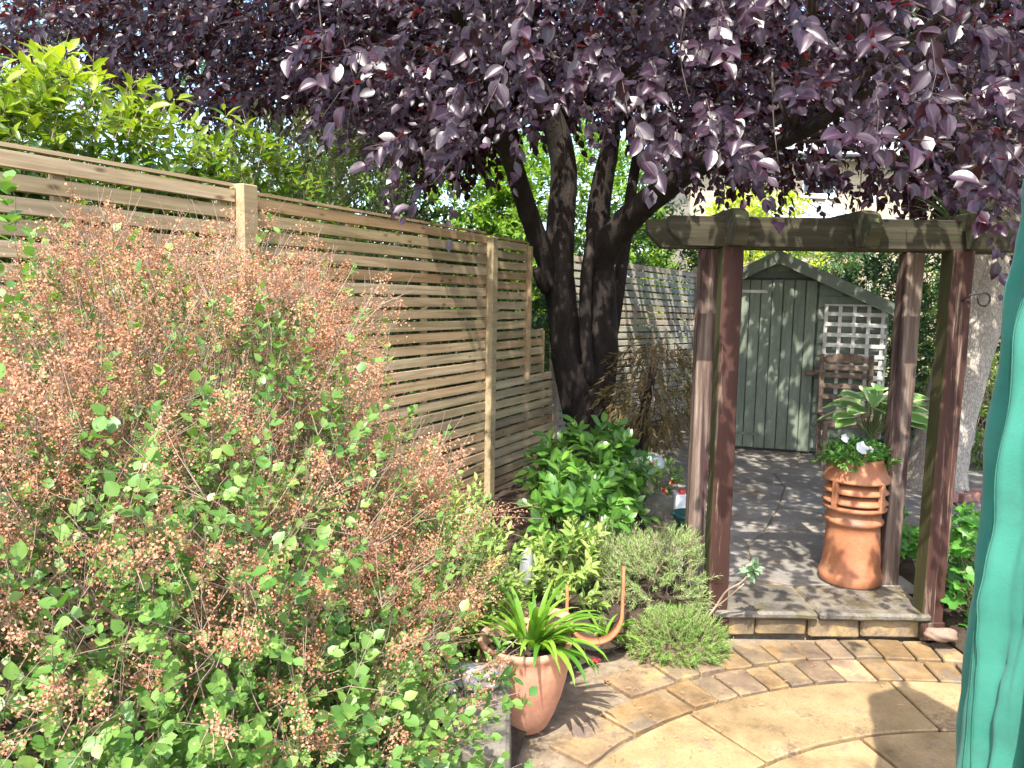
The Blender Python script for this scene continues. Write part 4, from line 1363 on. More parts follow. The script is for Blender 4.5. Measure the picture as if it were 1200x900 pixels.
La = shoot_leaves(P[g], D[g], L[g], 12, .025, .45, 1.0, .05, .7, .1, None, (.1, -.35, .3))
Lb = shoot_leaves(P[brown], D[brown], L[brown] * .6, 4, .024, .3, 1.0, .05, .7, .05)
Pi, Di = [], []
for c, r, wgt in ELL:
    Q, d = ellip_points(int(700 * wgt), c, np.array(r) * .82, .35)
    Pi.append(Q)
    Di.append(unit(d + np.array([0, -.2, .4]) + rng.normal(0, .5, d.shape)))
Q2, d2 = ellip_points(330, (-.78, 1.45, .38), (.85, .42, .42), .4)
Pi, Di = np.concatenate(Pi + [Q2]), np.concatenate(Di + [unit(d2 + np.array([0, -.2, .8]))])
px, py, dep = proj(Pi)
mi = (Pi[:, 2] > .08) & ((Pi - FBn) @ FN > .15) & (np.linalg.norm(Pi - OC, axis=1) > .98) & (px < np.interp(py, [250, 450, 560, 600, 700, 800, 900], [390, 400, 430, 480, 490, 460, 485]))
Pi, Di = Pi[mi], Di[mi]
Ld_ = shoot_leaves(Pi, Di, rng.uniform(.1, .25, len(Pi)), 10, .026, .4, 1.1, .1, .6, .05)
# a few long leafy stems standing above the rest
ts = [(28, 300, 2.1, 45), (150, 320, 2.2, 70), (205, 330, 2.3, 40), (372, 340, 2.9, 55), (60, 330, 1.9, 30), (205, 540, 1.7, 30), (455, 420, 2.9, 60), (478, 500, 2.75, 40), (160, 350, 2.0, 60), (10, 230, 1.7, 40), (45, 320, 2.0, 75), (140, 330, 2.1, 110), (165, 340, 2.2, 80), (190, 345, 2.25, 95), (340, 360, 2.7, 90), (385, 370, 2.8, 75), (300, 380, 2.5, 50), (110, 360, 2.0, 70), (420, 400, 2.8, 50), (250, 370, 2.4, 40)]
tb, te = [], []
for px, py, Y, hgt in ts:
    a_ = at(px, py + 60, Y)
    tb.append(a_)
    te.append(at(px + random.uniform(-12, 12), py - hgt * .6, Y))
tb, te = np.array(tb), np.array(te)
Lc = shoot_leaves(tb, te - tb, np.linalg.norm(te - tb, axis=1), 20, .030, .3, 1.1, .0, .7, .1, None, (.1, -.3, .2))
LL = tuple(np.concatenate(z_) for z_ in zip(La, Lb, Lc, Ld_))
foliage(shrub, LL, T_ROUND, MAT['l_shrub'], T_ROUND_F, 300)
sb = np.concatenate([P, tb])
se = np.concatenate([P + D * L[:, None], te])
link('twigs', twig_mesh('twigs', sb, se, .0012, .0007), MAT['twig'], shrub, None, 'stuff')
hs = rng.random(len(P)) < .5
back = P[hs] - D[hs] * rng.uniform(.12, .35, (hs.sum(), 1)) - np.array([0, 0, .08])
link('inner_twigs', twig_mesh('inner_twigs', back, P[hs], .0022, .0014), MAT['twig'], shrub, None, 'stuff')
Bs = np.array([-.9, 2.25, .05]) + rng.normal(0, .16, (130, 3)) * np.array([1.4, 1, 0])
sel = P[rng.integers(0, len(P), 130)]
link('branches', twig_mesh('branches', Bs, sel, .008, .0025, 0, 6), MAT['twig'], shrub, None, 'stuff')
# faded flower heads: many tiny bits around branching tips
tip = P[brown] + D[brown] * L[brown][:, None] * .6
dirb = unit(D[brown] + rng.normal(0, .25, (brown.sum(), 3)) + np.array([0, 0, .1]))
nb, kb = len(tip), 190
hl = rng.uniform(.08, .16, nb)
tt = rng.random((nb, kb)) ** .8
rad = rvec(nb * kb).reshape(nb, kb, 3)
sub = rng.integers(0, 7, (nb, kb))
subdir = rvec(nb * 7).reshape(nb, 7, 3)
off = np.take_along_axis(subdir, sub[..., None].repeat(3, 2), 1) + rvec(nb * kb).reshape(nb, kb, 3) * .35
pos = tip[:, None] + dirb[:, None] * (hl[:, None] * tt)[..., None] + off * (hl[:, None] * .52 * (1.15 - .8 * tt))[..., None] * rng.random((nb, kb, 1)) ** .6 + rad * .005
pos = pos.reshape(-1, 3)
tint = np.clip(np.repeat(rng.normal(.5, .22, nb), kb) + rng.normal(0, .22, nb * kb), 0, 1)
me = leaf_mesh('flower_heads', pos, rvec(len(pos)), rvec(len(pos)), rng.uniform(.0038, .0078, len(pos)), T_BIT, tint, False)
link('flower_heads', me, MAT['bits'], shrub, None, 'stuff')
k = 4
ss = np.repeat(tip, k, 0)
ee = ss + (np.repeat(dirb, k, 0) + rvec(len(ss)) * .55) * np.repeat(hl, k)[:, None]
link('flower_stalks', twig_mesh('flower_stalks', ss, ee, .0011, .0006, 0, 2), MAT['twig'], shrub, None, 'stuff')

# ================================================================== OTHER PLANTS
def pplant(px, py, Y):
    return at(px, py, Y)
c = at(555, 690, 2.75)
bush('narrow_leaved_shrub', 'light green narrow-leaved shrub between the brown shrub and the terracotta pot', 'shrub', (c[0] - .15, 3.0, .33), (.23, .26, .36), 440, 12, .040, T_LANCE, MAT['l_feather'], None, 0, .8, .1, .4, (.12, .26), None, None,
     .5, (0, -.3, .3), .9, twigmat='twig_green')
bush('low_green_shrub', 'bushy mid-green plant at the bottom left corner of the pot bed', 'shrub', (-.45, 2.15, .22), (.26, .28, .26), 330, 10, .03, T_ROUND, MAT['l_shrub'], T_ROUND_F, 60, .9, .05, .4, (.06, .16), None, None, .6, (0, -.4, .3), .8, twigmat='twig_green')
c = at(690, 575, 5.0)
bush('glossy_shrub', 'glossy dark green broad-leaved shrub at the foot of the plum trunk', 'shrub', (c[0] + .0, 5.05, .36), (.27, .28, .32), 210, 8, .092, T_GLOSSY, MAT['l_glossy'], T_GLOSSY_F, 300, .95, .15, .45, (.10, .22),
     None, None, .7, (.1, -.45, .35), .5, twigmat='twig_green', lumpy=.35)
c = at(672, 640, 4.0)
bush('glossy_shrub', 'lower bright leafy shoots under the glossy shrub', 'shrub', (c[0], 4.15, .30), (.22, .25, .28), 70, 8, .085, T_GLOSSY, MAT['l_glossy'], T_GLOSSY_F, 150, .95, .1, .4, (.1, .18), None, None, .7, (.1, -.45, .35), .5, twigmat='twig_green')
c = at(685, 680, 3.45)
bush('narrow_leaved_shrub', 'yellow-green narrow-leaved plant left of the terracotta hoop', 'shrub', (c[0] - .08, 3.62, .22), (.12, .12, .20), 45, 12, .055, T_LANCE, MAT['l_feather'], T_LANCE_F, 120, .8, .15, .3, (.1, .2), None, None, .6, (0, -.4, .3), .9, twigmat='twig_green')
c = at(778, 690, 3.7)
bush('rosemary', 'grey-green rosemary bush leaning against the left pergola post', 'shrub', (c[0] - .01, 3.72, .20), (.28, .22, .22), 1400, 20, .022, T_NEEDLE, MAT['l_rosemary'], None, 0, .9, .0, .5, (.05, .11), None, None, .4, None, .45, lumpy=.3,
     keep=lambda P: ~((P[:, 0] > .93) & (P[:, 1] > 3.5)))
bush('rosemary', 'darker rosemary sprawling behind the terracotta hoop', 'shrub', (.48, 3.95, .17), (.24, .22, .20), 700, 20, .022, T_NEEDLE, MAT['l_rosemary'], None, 0, .8, .0, .4, (.06, .14), None, None, .4, None, .8)
bush('thyme_mound', 'low bright green mound spilling onto the patio by the post', 'shrub', (.78, 3.38, .04), (.21, .17, .12), 1500, 16, .017, T_NEEDLE, MAT['l_mound'], None, 0, .9, .0, .5, (.025, .06), None, None, .5, None, .35, zmin=.0, core=False, lumpy=.35)
bush('thyme_mound', 'smaller low green mound left of the bright one under the rosemary', 'shrub', (.58, 3.52, .06), (.15, .14, .12), 600, 16, .017, T_NEEDLE, MAT['l_rosemary'], None, 0, .9, .0, .5, (.025, .07), None, None, .5, None, .4, zmin=.0, core=False, lumpy=.3)
mp_c = at(765, 455, 6.35)
maple = thing('maple', 'bronze weeping Japanese maple in front of the grey fence', 'tree', (mp_c[0] - .12, 6.35, TZ))
tp = at(746, 560, 6.35)
tr_ = spline([(tp[0], 6.35, .1), (tp[0] + .0, 6.35, .45), (tp[0] + .06, 6.35, .75), (mp_c[0], 6.35, 1.05)], 12)
MB().tube(tr_, list(np.linspace(.055, .03, 12)), 9, .1).build('trunk', MAT['bark'], maple, True)
P, d = ellip_points(330, (mp_c[0], 6.35, .86), (.36, .34, .46), .45)
m = (P[:, 2] > .35)
P, d = P[m], d[m]
D = unit(d * np.array([1, 1, .4]) + np.array([0, 0, -.5]) + rng.normal(0, .35, d.shape))
L = rng.uniform(.1, .22, len(P))
foliage(maple, shoot_leaves(P, D, L, 12, .055, .3, .7, .5, .4), T_NEEDLE if False else tri_template([(-.1, 0, 0), (.1, 0, 0), (.07, .6, .02), (0, 1, 0), (-.07, .6, .02)], [(0, 1, 2, 3, 4)], [0] * 5), MAT['l_maple'], None, 0, 'crown')
Bs = np.tile(np.array([mp_c[0] - .02, 6.35, .95]), (40, 1))
link('branches', twig_mesh('branches', Bs, P[rng.integers(0, len(P), 40)], .010, .002, -.3, 5), MAT['twig'], maple, None, 'stuff')

# potted strap-leaved lily
PC = np.array([.065, 2.75])
lily = thing('strap_leaved_lily', 'bright green strap-leaved plant growing in the round terracotta pot', 'plant', (PC[0], PC[1], .3))
blades(lily, (PC[0] + .02, PC[1] + .0, .31), 36, (.22, .36), .012, MAT['l_lily'], (25, 85), .55)
blades(lily, (PC[0] + .05, PC[1] - .02, .31), 16, (.24, .34), .013, MAT['l_lily'], (10, 50), .75, az=(-2.0, .6))
sm = at(712, 730, 3.36)
lily2 = thing('strap_leaved_lily', 'small strap-leaved shoot growing inside the terracotta hoop', 'plant', (sm[0], 3.36, .06))
blades(lily2, (sm[0], 3.40, .05), 16, (.10, .18), .009, MAT['l_lily'], (25, 85), .6)
# leafy stem rising beside the pot
ls = thing('leafy_stem', 'single leafy green stem leaning in front of the pot rim', 'plant', at(545, 850, 2.3))
bs_ = np.array([at(540, 850, 2.28), at(548, 830, 2.30), at(560, 800, 2.32)])
es_ = np.array([at(590, 742, 2.40), at(520, 715, 2.42), at(600, 790, 2.36)])
foliage(ls, shoot_leaves(bs_, es_ - bs_, np.linalg.norm(es_ - bs_, axis=1), 11, .052, .3, 1.0, .1, .6, .35, None, (.1, -.5, .2)), T_LANCE, MAT['l_glossy'], T_LANCE_F, 40)
link('stem', twig_mesh('stem', bs_, es_, .005, .002, 0, 5), MAT['twig_green'], ls)

# hosta
hc = at(1018, 498, 4.95)
hosta = thing('hosta', 'hosta with cream-edged leaves in the green pot behind the chimney pot', 'plant', (hc[0], 4.95, .45))
nH = 32
a_ = rng.uniform(0, 2 * math.pi, nH)
el = rng.uniform(.5, 1.4, nH)
hd = np.stack([np.cos(a_) * np.cos(el), np.sin(a_) * np.cos(el), np.sin(el)], 1)
stalk = rng.uniform(.14, .27, nH)
Hb = np.array([hc[0] + .02, 4.95, .77])
Pl = Hb + hd * stalk[:, None] * np.array([1.15, 1, 1])
A = unit(np.stack([np.cos(a_), np.sin(a_), np.sin(el) * .9 - .5], 1))
Nn = unit(np.stack([np.cos(a_) * .35, np.sin(a_) * .35 - .35, np.ones(nH)], 1))
foliage(hosta, (Pl, A, Nn, rng.uniform(.17, .25, nH), rng.random(nH)), T_HOSTA, MAT['l_hosta'], T_HOSTA, 60, min_px=2)
link('stalks', twig_mesh('stalks', np.tile(Hb - np.array([0, 0, .04]), (nH, 1)), Pl, .006, .004, 0, 4), MAT['twig_green'], hosta, None, 'stuff')

# lobed geranium on the right
def geranium(label, c, r, n, hmin, size, parts):
    t = thing('geranium', label, 'plant', (c[0], c[1], .08), 'geraniums in the right border')
    P, d = ellip_points(n, c, r, .55)
    m = P[:, 2] > hmin
    P, d = P[m], d[m]
    A = unit(d * np.array([1, 1, .25]) + np.array([.0, -.25, -.25]) + rng.normal(0, .35, d.shape))
    Nn = unit(d * .35 + np.array([0, -.35, .9]) + rng.normal(0, .25, d.shape))
    S = size * rng.uniform(.65, 1.3, len(P))
    foliage(t, (P - A * S[:, None] * .35, A, Nn, S, rng.random(len(P))), T_LOBED, MAT['l_gera'], T_LOBED, parts)
    B = np.array([c[0], c[1], .06]) + rng.normal(0, .08, P.shape) * np.array([1, 1, 0])
    link('stalks', twig_mesh('stalks', B, P - A * S[:, None] * .35, .003, .0016, 0, 4), MAT['twig_green'], t, None, 'stuff')
geranium('lobed-leaved geranium between the right post and the green parasol', (2.42, 3.62, .28), (.34, .30, .32), 210, .05, .085, 200)
geranium('taller geranium clump behind the right post', (2.75, 4.25, .22), (.45, .35, .24), 230, .08, .085, 150)
geranium('small geranium clump between chimney pot and right post', (2.07, 4.28, .35), (.15, .22, .30), 130, .16, .075, 120)
tall = thing('tall_weed', 'tall thin green stems beside the chimney pot by the rear post', 'plant', (2.14, 4.45, TZ))
bs_ = np.array([2.12, 4.45, TZ]) + rng.normal(0, .05, (9, 3)) * np.array([1, 1, 0])
es_ = bs_ + np.stack([rng.normal(0, .06, 9), rng.normal(0, .05, 9), rng.uniform(.45, .75, 9)], 1)
foliage(tall, shoot_leaves(bs_, es_ - bs_, np.linalg.norm(es_ - bs_, axis=1), 12, .06, .3, .6, .1), T_LANCE, MAT['l_feather'], T_LANCE_F, 60)
link('stems', twig_mesh('stems', bs_, es_, .0035, .002, 0, 4), MAT['twig_green'], tall, None, 'stuff')

# euphorbia shoot reaching across the step
eu = thing('euphorbia', 'blue-green euphorbia shoot reaching past the left front post', 'plant', (.93, 3.45, .1))
ep = [np.array(at(838, 712, 3.46)), at(852, 692, 3.42), at(868, 683, 3.40), at(882, 668, 3.38)]
ep0 = spline([np.array([.90, 3.47, .06])] + ep, 12)
MB().tube(ep0, list(np.linspace(.006, .004, 12)), 6).build('stem', MAT['twig'], eu, True)
d_ = unit((ep[-1] - ep[-2])[None])
n_ = 60
P = ep[-1] + d_ * rng.uniform(-.03, .03, (n_, 1))
A = unit(rvec(n_) + d_ * .35)
foliage(eu, (P, A, unit(rvec(n_) + np.array([0, 0, 1])), rng.uniform(.035, .06, n_), rng.random(n_)), T_LANCE, MAT['l_euph'], T_LANCE_F, 60)
ep2 = [ep[1], at(860, 696, 3.42), at(868, 688, 3.40)]
MB().tube(spline([ep[0], at(850, 703, 3.43), at(872, 684, 3.39)], 7), .003, 5).build('stem', MAT['twig'], eu, True)

# ================================================================== OBJECTS
# round terracotta pot
pot = thing('terracotta_pot', 'round pale terracotta pot with fluted rim band beside the concrete block', 'pot', (PC[0], PC[1], 0))
def flute(a, z, j):
    return 1 + (.012 * math.cos(26 * a) if .245 < z < .315 else 0)
prof = [(.0, .0), (.085, .0), (.095, .012), (.118, .06), (.142, .13), (.158, .195), (.165, .235), (.167, .25), (.167, .28), (.168, .31), (.175, .318), (.177, .335), (.170, .343), (.158, .338), (.152, .30), (.150, .26)]
MB().lathe(prof, (PC[0], PC[1], 0), 104, rf=flute).build('body', MAT['terracotta_pale'], pot, True)
MB().lathe([(.0, .285), (.08, .29), (.151, .28)], (PC[0], PC[1], 0), 30).build('soil', MAT['soil'], pot, True)
# second pot behind
p2c = at(640, 748, 3.08)
pot2 = thing('terracotta_pot', 'tan terracotta pot half hidden behind the strap leaves', 'pot', (p2c[0], 3.10, .03))
MB().lathe([(0, 0), (.075, .0), (.10, .16), (.112, .17), (.116, .215), (.104, .218), (.10, .17)], (p2c[0], 3.10, .05), 40).build('body', MAT['terracotta_pale'], pot2, True)
MB().lathe([(.0, .19), (.101, .185)], (p2c[0], 3.10, .05), 24).build('soil', MAT['soil'], pot2, True)
# hoop
hcx = at(699, 712, 3.20)
hb = MB()
pts, n = [], 26
path = [(-.122, z_) for z_ in np.linspace(.33, .23, 5)[:-1]] + [(.122 * math.cos(a), .222 + .122 * math.sin(a)) for a in np.linspace(math.pi, 2 * math.pi, 17)] + [(.122 + .01 * t, .222 + .19 * t) for t in np.linspace(.2, 1, 5)]
n = len(path)
V, F = [], []
for i, (hx, hz) in enumerate(path):
    p0, p1 = path[max(i - 1, 0)], path[min(i + 1, n - 1)]
    tx, tz = p1[0] - p0[0], p1[1] - p0[1]
    tl = math.hypot(tx, tz)
    nr = (tz / tl, -tx / tl)
    yy = 3.24 + (hz - .1) * .30
    w_ = .016 + .012 * math.sin(i / (n - 1) * math.pi) + random.uniform(-.002, .002)
    for dr, dy in ((-.006, -w_), (.006, -w_), (.007, w_), (-.005, w_)):
        V.append((hcx[0] + hx + nr[0] * dr, yy + dy, hz + nr[1] * dr))
for i in range(n - 1):
    for q in range(4):
        a0, c0 = i * 4 + q, i * 4 + (q + 1) % 4
        F.append((a0, c0, c0 + 4, a0 + 4))
F += [(3, 2, 1, 0), tuple((n - 1) * 4 + q for q in range(4))]
tag(hb.add(V, F).build('terracotta_hoop', MAT['rust'], None, True), 'upright U-shaped terracotta hoop, a broken pot rim, left of the rosemary', 'pot rim')
# concrete block edging and stones
tag(MB().box((-.085, 2.30, .165), (.20, .52, .34), jit=.008).build('concrete_block', MAT['concrete'], None, bevel=.012), 'mossy grey concrete block at the corner of the planting bed', 'block')
def stone(name, label, c, r, mat, group=None, sq=.6):
    import bmesh
    bm = bmesh.new()
    bmesh.ops.create_icosphere(bm, subdivisions=3, radius=1)
    s = random.uniform(0, 9)
    for v in bm.verts:
        k = 1 + .16 * math.sin(v.co.x * 2.3 + s) * math.cos(v.co.y * 2.9 + s) + .09 * math.sin(v.co.z * 5 + v.co.x * 4 + s)
        v.co = Vector((v.co.x * r[0] * k, v.co.y * r[1] * k, v.co.z * r[2] * k)) + Vector(c)
    me = bpy.data.meshes.new(name)
    bm.to_mesh(me)
    bm.free()
    for p in me.polygons:
        p.use_smooth = True
    return tag(link(name, me, mat), label, 'stone', group)
stone('stone', 'white and grey stone lying on top of the concrete block', (-.10, 2.38, .37), (.075, .06, .035), MAT['whitestone'])
stone('stone', 'white stone left of the concrete block among leaves', (-.20, 2.40, .335), (.05, .05, .03), MAT['whitestone'])
q = at(617, 655, 3.3)
stone('stone', 'upright pale slate shard in the narrow-leaved shrub', (q[0], 3.32, q[2] - .04), (.03, .025, .08), MAT['slate'])
q = gnd(1107, 748, .07)
stone('stone', 'flat pinkish stone at the foot of the right post', (q[0], q[1] + .03, .075), (.075, .045, .03), MAT['stone_pink'])
q = gnd(785, 612, TZ)
stone('stone', 'mossy grey boulder behind the left pergola posts', (q[0] - .10, q[1] + .15, TZ + .05), (.17, .12, .10), MAT['concrete_dark'])
q = at(682, 765, 3.3)
stone('stone', 'dark flat stone under the terracotta hoop', (q[0], 3.33, .03), (.09, .045, .035), MAT['concrete'])
# louvred chimney pot
CPx, CPy = 1.825, 3.975
chim = thing('chimney_pot', 'orange louvred clay chimney pot standing on the terrace as a planter', 'chimney pot', (CPx, CPy, TZ))
C3 = (CPx, CPy, TZ + .002)
MB().lathe([(.0, .0), (.150, .0), (.158, .008), (.160, .045), (.155, .056), (.152, .064), (.150, .078), (.145, .092), (.140, .18), (.134, .27), (.131, .312), (.137, .318), (.146, .326), (.148, .338), (.143, .348), (.135, .355), (.133, .382), (.140, .390), (.156, .397), (.160, .408), (.154, .418), (.112, .424), (.0, .424)], C3, 56).build('body', MAT['terracotta'], chim, True)
MB().lathe([(.085, .42), (.085, .60)], C3, 32).build('core', MAT['soil'], chim, True)
for k in range(2):
    z = .436 + k * .056
    MB().lathe([(.098, z + .044), (.140, z + .030), (.158, z + .010), (.163, z), (.158, z - .003), (.13, z + .010), (.095, z + .030), (.098, z + .044)], C3, 56).build('louvre', MAT['terracotta'], chim, True)
MB().lathe([(.10, .585), (.14, .560), (.160, .548), (.167, .550), (.166, .560), (.152, .588), (.142, .612), (.132, .642), (.127, .660), (.122, .667), (.114, .666), (.108, .650), (.105, .60)], C3, 56).build('cap', MAT['terracotta'], chim, True)
MB().lathe([(.0, .652), (.06, .656), (.112, .645)], C3, 30).build('soil', MAT['soil'], chim, True)
for k in range(4):
    a = math.radians(-62 + 90 * k)
    Mx = Matrix.Translation((CPx, CPy, TZ)) @ Matrix.Rotation(a, 4, 'Z')
    b = MB()
    b.box((.155, 0, .485), (.024, .030, .158))
    b.build('strut', MAT['terracotta'], chim, bevel=.004, M=Mx)
pet = thing('bedding_plant', 'leafy bedding plant with a white flower on top of the chimney pot', 'plant', (CPx, CPy, TZ + .65))
P, d = ellip_points(250, (CPx - .025, CPy - .01, TZ + .645), (.155, .13, .085), .3)
m = P[:, 2] > TZ + .645
P, d = P[m], d[m]
foliage(pet, shoot_leaves(P, unit(d + np.array([0, 0, .3]) + rng.normal(0, .4, d.shape)), rng.uniform(.03, .075, len(P)), 9, .030), T_LANCE, MAT['l_petunia'], None, 0)
fl = at(1012, 526, 3.84)
for (fx, fy, fz, s) in ((fl[0], 3.86, fl[2], .034), (fl[0] - .055, 3.94, fl[2] + .035, .022), (fl[0] + .07, 3.92, fl[2] - .02, .018)):
    b = MB()
    V = [(0, 0, .3 * s)]
    for i in range(20):
        a = 2 * math.pi * i / 20
        r = s * (1 + .10 * math.cos(5 * a))
        V.append((r * math.cos(a), r * math.sin(a) , .12 * s * math.sin(5 * a + 1) + .1 * s))
    b.add(V, [(0, i, i % 20 + 1) for i in range(1, 21)])
    b.add([(.12 * s * math.cos(2 * math.pi * i / 8), .12 * s * math.sin(2 * math.pi * i / 8), .28 * s) for i in range(8)] + [(0, 0, -1.2 * s)], [(i, (i + 1) % 8, 8) for i in range(8)])
    b.build('flower', MAT['petal'], pet, True, M=Matrix.Translation((fx, fy, fz)) @ Matrix.Rotation(math.radians(62), 4, 'X') @ Matrix.Rotation(random.uniform(-.4, .4), 4, 'Y'))
# green pot under the hosta
gp = thing('plastic_pot', 'dark green plastic pot holding the hosta', 'pot', (hc[0], 4.95, TZ))
MB().lathe([(0, 0), (.13, 0), (.165, .51), (.18, .515), (.18, .57), (.168, .57), (.162, .50)], (hc[0], 4.95, TZ + .002), 40).build('body', MAT['plastic_green'], gp, True)
MB().lathe([(.0, .54), (.163, .53)], (hc[0], 4.95, TZ + .002), 24).build('soil', MAT['soil'], gp, True)
# green pot by the left posts
q = gnd(800, 640, .12)
gp2 = thing('plastic_pot', 'dark green plastic pot behind the left pergola posts', 'pot', (q[0] + .03, q[1], .12))
MB().lathe([(0, 0), (.07, 0), (.09, .17), (.10, .175), (.10, .20), (.092, .20), (.086, .16)], (q[0] + .03, q[1], .13), 32).build('body', MAT['plastic_green'], gp2, True)
# carton with red cap
q = at(797, 604, 4.75)
ct = thing('carton', 'small white carton with a red cap beside the left rear post', 'carton', (q[0], 4.75, .2))
MB().box((q[0], 4.75, q[2] + .06), (.075, .06, .16)).build('body', MAT['white_plastic'], ct, bevel=.004)
MB().lathe([(0, .03), (.018, .03), (.02, 0)], (q[0] + .005, 4.75, q[2] + .14), 14).build('cap', MAT['red_plastic'], ct, True)
tag(MB().box((q[0], 4.75, (q[2] - .02 + TZ) / 2), (.18, .16, q[2] - .02 - TZ), jit=.01).build('stone_block', MAT['concrete'], None, bevel=.01), 'grey block carrying the white carton', 'block')
# upturned white bowl
q = at(760, 545, 6.0)
tag(MB().lathe([(.125, .0), (.13, .012), (.122, .05), (.10, .085), (.06, .105), (.03, .112), (.0, .113)], (q[0], 6.0, q[2] - .01), 32).build('bowl', MAT['white_plastic'], None, True), 'upturned white bowl behind the slim maple stem', 'bowl')
tag(MB().box((q[0], 6.0, (q[2] - .012 + .1) / 2), (.3, .28, q[2] - .012 - .1), jit=.012).build('stone_block', MAT['concrete'], None, bevel=.012), 'grey block under the upturned white bowl', 'block')
# orange flowers by the glossy shrub
of = at(768, 560, 5.4)
og = thing('marigold', 'small plant with orange flowers between glossy shrub and maple', 'plant', (of[0], 5.4, TZ))
pts_ = np.array([at(763, 545, 5.4), at(778, 575, 5.3), at(770, 556, 5.35), at(788, 565, 5.35)])
base_ = np.tile(np.array([of[0], 5.4, TZ]), (4, 1))
link('stems', twig_mesh('stems', base_, pts_, .004, .002, 0, 4), MAT['twig_green'], og, None, 'stuff')
for p_ in pts_:
    nP = 34
    V, F_, t_, e_ = leaf_arrays(np.tile(p_, (nP, 1)), unit(rvec(nP) + np.array([0, -.5, .3])), rvec(nP), rng.uniform(.02, .034, nP), T_ROUND, rng.random(nP))
    link('flower', np_mesh('flower', V, F_, True, {'tint': t_, 'edge': e_}), MAT['petal_orange'], og)
P, d = ellip_points(60, (of[0], 5.4, .33), (.16, .14, .16), .2)
foliage(og, shoot_leaves(P, unit(d + np.array([0, 0, .5])), rng.uniform(.05, .1, len(P)), 7, .04), T_LANCE, MAT['l_shrub'], None, 0)
# red handled tool
q = at(834, 545, 6.2)
rt = thing('garden_fork', 'red handled garden tool lying behind the left posts', 'tool', (q[0], 6.2, TZ))
MB().tube([(q[0] - .12, 6.2, q[2] + .012), (q[0] + .10, 6.2, q[2] + .02)], .017, 8).build('handle', MAT['red_plastic'], rt, True)
MB().tube([(q[0] - .12, 6.15, q[2] - .03), (q[0] + .10, 6.15, q[2] - .02)], .017, 8).build('handle', MAT['red_plastic'], rt, True)
MB().tube([(q[0] - .11, 6.175, TZ + .0), (q[0] - .11, 6.175, q[2] + .03)], .02, 8).build('bracket', MAT['iron'], rt, True)
# bricks around the pale tree
for i, (px, py, rz, lab) in enumerate(((1100, 586, 10, 'red brick leftmost at the foot of the pale trunk'), (1113, 588, -8, 'red brick second from left at the foot of the pale trunk'), (1127, 589, 25, 'broken red brick in front of the pale trunk'),
                                       (1138, 587, -15, 'red brick right of the broken one by the pale trunk'), (1148, 583, 40, 'red brick rightmost by the pale trunk'))):
    q = gnd(px, py, TZ)
    tag(MB().box((0, 0, .035), (.085 if i != 2 else .1, .10, .068), jit=.006).build('brick', MAT['brick_red'], None, bevel=.007, M=Matrix.Translation((q[0], q[1], TZ + .003)) @ rot(rz)), lab, 'brick', 'bricks round the pale trunk')
# hose coil
q = at(1170, 560, 6.9)
hp = []
for i in range(150):
    a = i * .34
    r = .16 + .02 * math.sin(i * .7)
    hp.append((q[0] + .05 + r * math.cos(a), 6.9 + r * .9 * math.sin(a), TZ + .02 + i * .0012 + .012 * math.sin(i * .9)))
tag(MB().tube(hp, .011, 6).build('garden_hose', MAT['hose'], None, True), 'coiled bright green garden hose on the path at right', 'hose')
# wooden chair in front of the shed
CM = Matrix.Translation((SM @ Vector((.96, -.42, 0)))) @ rot(-14)
chair = thing('garden_chair', 'weathered wooden slatted chair in front of the shed trellis', 'chair', CM.translation)
def cb(name, c, s, M2=None, bevel=.004):
    return MB().box((0, 0, 0), s).build(name, MAT['chair'], chair, bevel=bevel, M=CM @ Matrix.Translation(c) @ (M2 or Matrix.Identity(4)))
for sx in (-1, 1):
    cb('leg', (sx * .215, -.20, .215), (.04, .04, .43))
    cb('leg', (sx * .215, .20, .50), (.04, .035, 1.0), Matrix.Rotation(math.radians(-6), 4, 'X'))
    cb('rail', (sx * .215, .0, .40), (.03, .38, .05))
    cb('stretcher', (sx * .215, 0, .16), (.022, .38, .035))
cb('rail', (0, -.205, .40), (.40, .025, .055))
for k in range(6):
    cb('seat_slat', (0, -.19 + k * .072, .445), (.46, .062, .018))
for k, z in enumerate((.60, .70, .80, .87)):
    cb('back_slat', (0, .205 + (z - .5) * .105, z), (.40, .018, .048), Matrix.Rotation(math.radians(-6), 4, 'X'))
V = []
for i in range(11):
    x_ = -.20 + .04 * i
    V.append((x_, .935 - .015 + .0))
top = [(x_, .965 + .045 * (1 - (x_ / .2) ** 2)) for x_, _ in V]
poly = [(x_, z_) for x_, z_ in V] + list(reversed(top))
MB().prism([(x_, z_) for x_, z_ in poly], -.012, .012).build('top_rail', MAT['chair'], chair, M=CM @ Matrix.Translation((0, .25, 0)) @ Matrix.Rotation(math.radians(90), 4, 'X'))
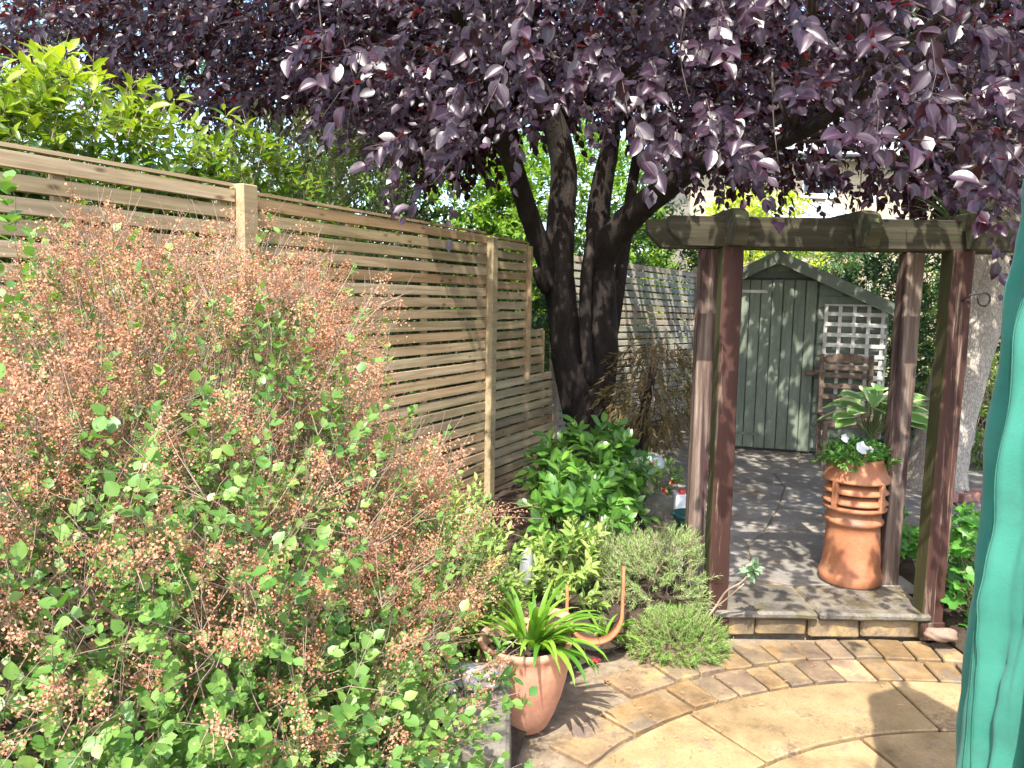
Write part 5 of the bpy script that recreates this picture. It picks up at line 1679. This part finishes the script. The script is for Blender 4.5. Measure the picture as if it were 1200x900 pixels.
# closed parasol
PX, PY = 1.195, 1.5
par = thing('parasol', 'closed green fabric parasol at the right edge', 'parasol', (PX, PY, 0))
zs = np.linspace(.30, 2.42, 110)
V, F = [], []
na = 160
def prad(a, z):
    t = (z - .30) / 2.12
    base = .158 + .018 * math.sin(t * 3.0 + .3) + .030 * (1 - t) ** 2 - .13 * max(0, t - .86) / .14
    fold = .17 * math.cos(8 * a + .5 * math.sin(z * 2.3) + .3) + .09 * math.cos(19 * a + 1.7 * math.sin(z * 3 + 1)) + .035 * math.cos(43 * a + 2.3 * math.sin(z * 2 + 2)) + .03 * math.sin(5 * a + z * 9) * math.sin(z * 4)
    crease = .012 * math.sin(z * 23 + 3 * math.sin(a * 3)) * math.sin(a * 5 + z) + .0035 * math.sin(z * 47 + 11 * math.sin(a * 3 + 1.7 * z) + 5 * math.sin(z * 7)) * math.sin(a * 9 + 5 * z)
    return base * (1 + fold * (.4 + .6 * (1 - t))) + crease * .5
for z in zs:
    for k in range(na):
        a = 2 * math.pi * k / na
        r = prad(a, z)
        V.append((PX + r * math.cos(a), PY + r * math.sin(a), z))
for j in range(len(zs) - 1):
    for k in range(na):
        k2 = (k + 1) % na
        F.append((j * na + k, j * na + k2, (j + 1) * na + k2, (j + 1) * na + k))
can = link('canopy', np_mesh('canopy', np.array(V), np.array(F), True), MAT['fabric'], par)
for a in (2.84, 2.90, 3.02, 3.08, 3.7, 4.5):
    MB().tube([(PX + (prad(a, z) + .0015) * math.cos(a), PY + (prad(a, z) + .0015) * math.sin(a), z) for z in zs], .0018, 5).build('seam', MAT['seam'], can, True)
MB().tube([(PX, PY, .0), (PX, PY, 2.5)], .02, 12).build('pole', MAT['iron'], par, True)
MB().lathe([(.0, .07), (.05, .07), (.06, .05), (.24, .035), (.25, .0), (.0, .0)], (PX, PY, 0.004), 32).build('base', MAT['iron'], par, True)
# litter on the paving
n_ = 900
P = np.stack([rng.uniform(.1, 2.1, n_), rng.uniform(2.2, 3.5, n_), np.full(n_, .012)], 1)
keep = rng.random(n_) < np.exp(-((P[:, 0] - .35) / .55) ** 2) + .18
P = P[keep]
A = unit(rng.normal(size=P.shape) * np.array([1, 1, .05]))
me = leaf_mesh('leaf_litter', P, A, unit(np.array([0, 0, 1.0]) + rng.normal(0, .25, P.shape)), rng.uniform(.008, .028, len(P)), T_NEEDLE, rng.random(len(P)))
tag(link('leaf_litter', me, MAT['bits'], None, None, 'stuff'), 'dry bits of leaf and twig scattered on the paving', 'litter')
q = gnd(697, 775, .01)
V, F_, t_, e_ = leaf_arrays(np.tile(np.array([q[0], q[1], .015]), (9, 1)), unit(rvec(9) * np.array([1, 1, .4])), unit(rvec(9) + np.array([0, 0, 1])), rng.uniform(.02, .035, 9), T_ROUND, rng.random(9))
tag(link('fallen_flower', np_mesh('fallen_flower', V, F_, True, {'tint': t_, 'edge': e_}), MAT['petal_red']), 'fallen red flower on the paving near the hoop', 'flower')
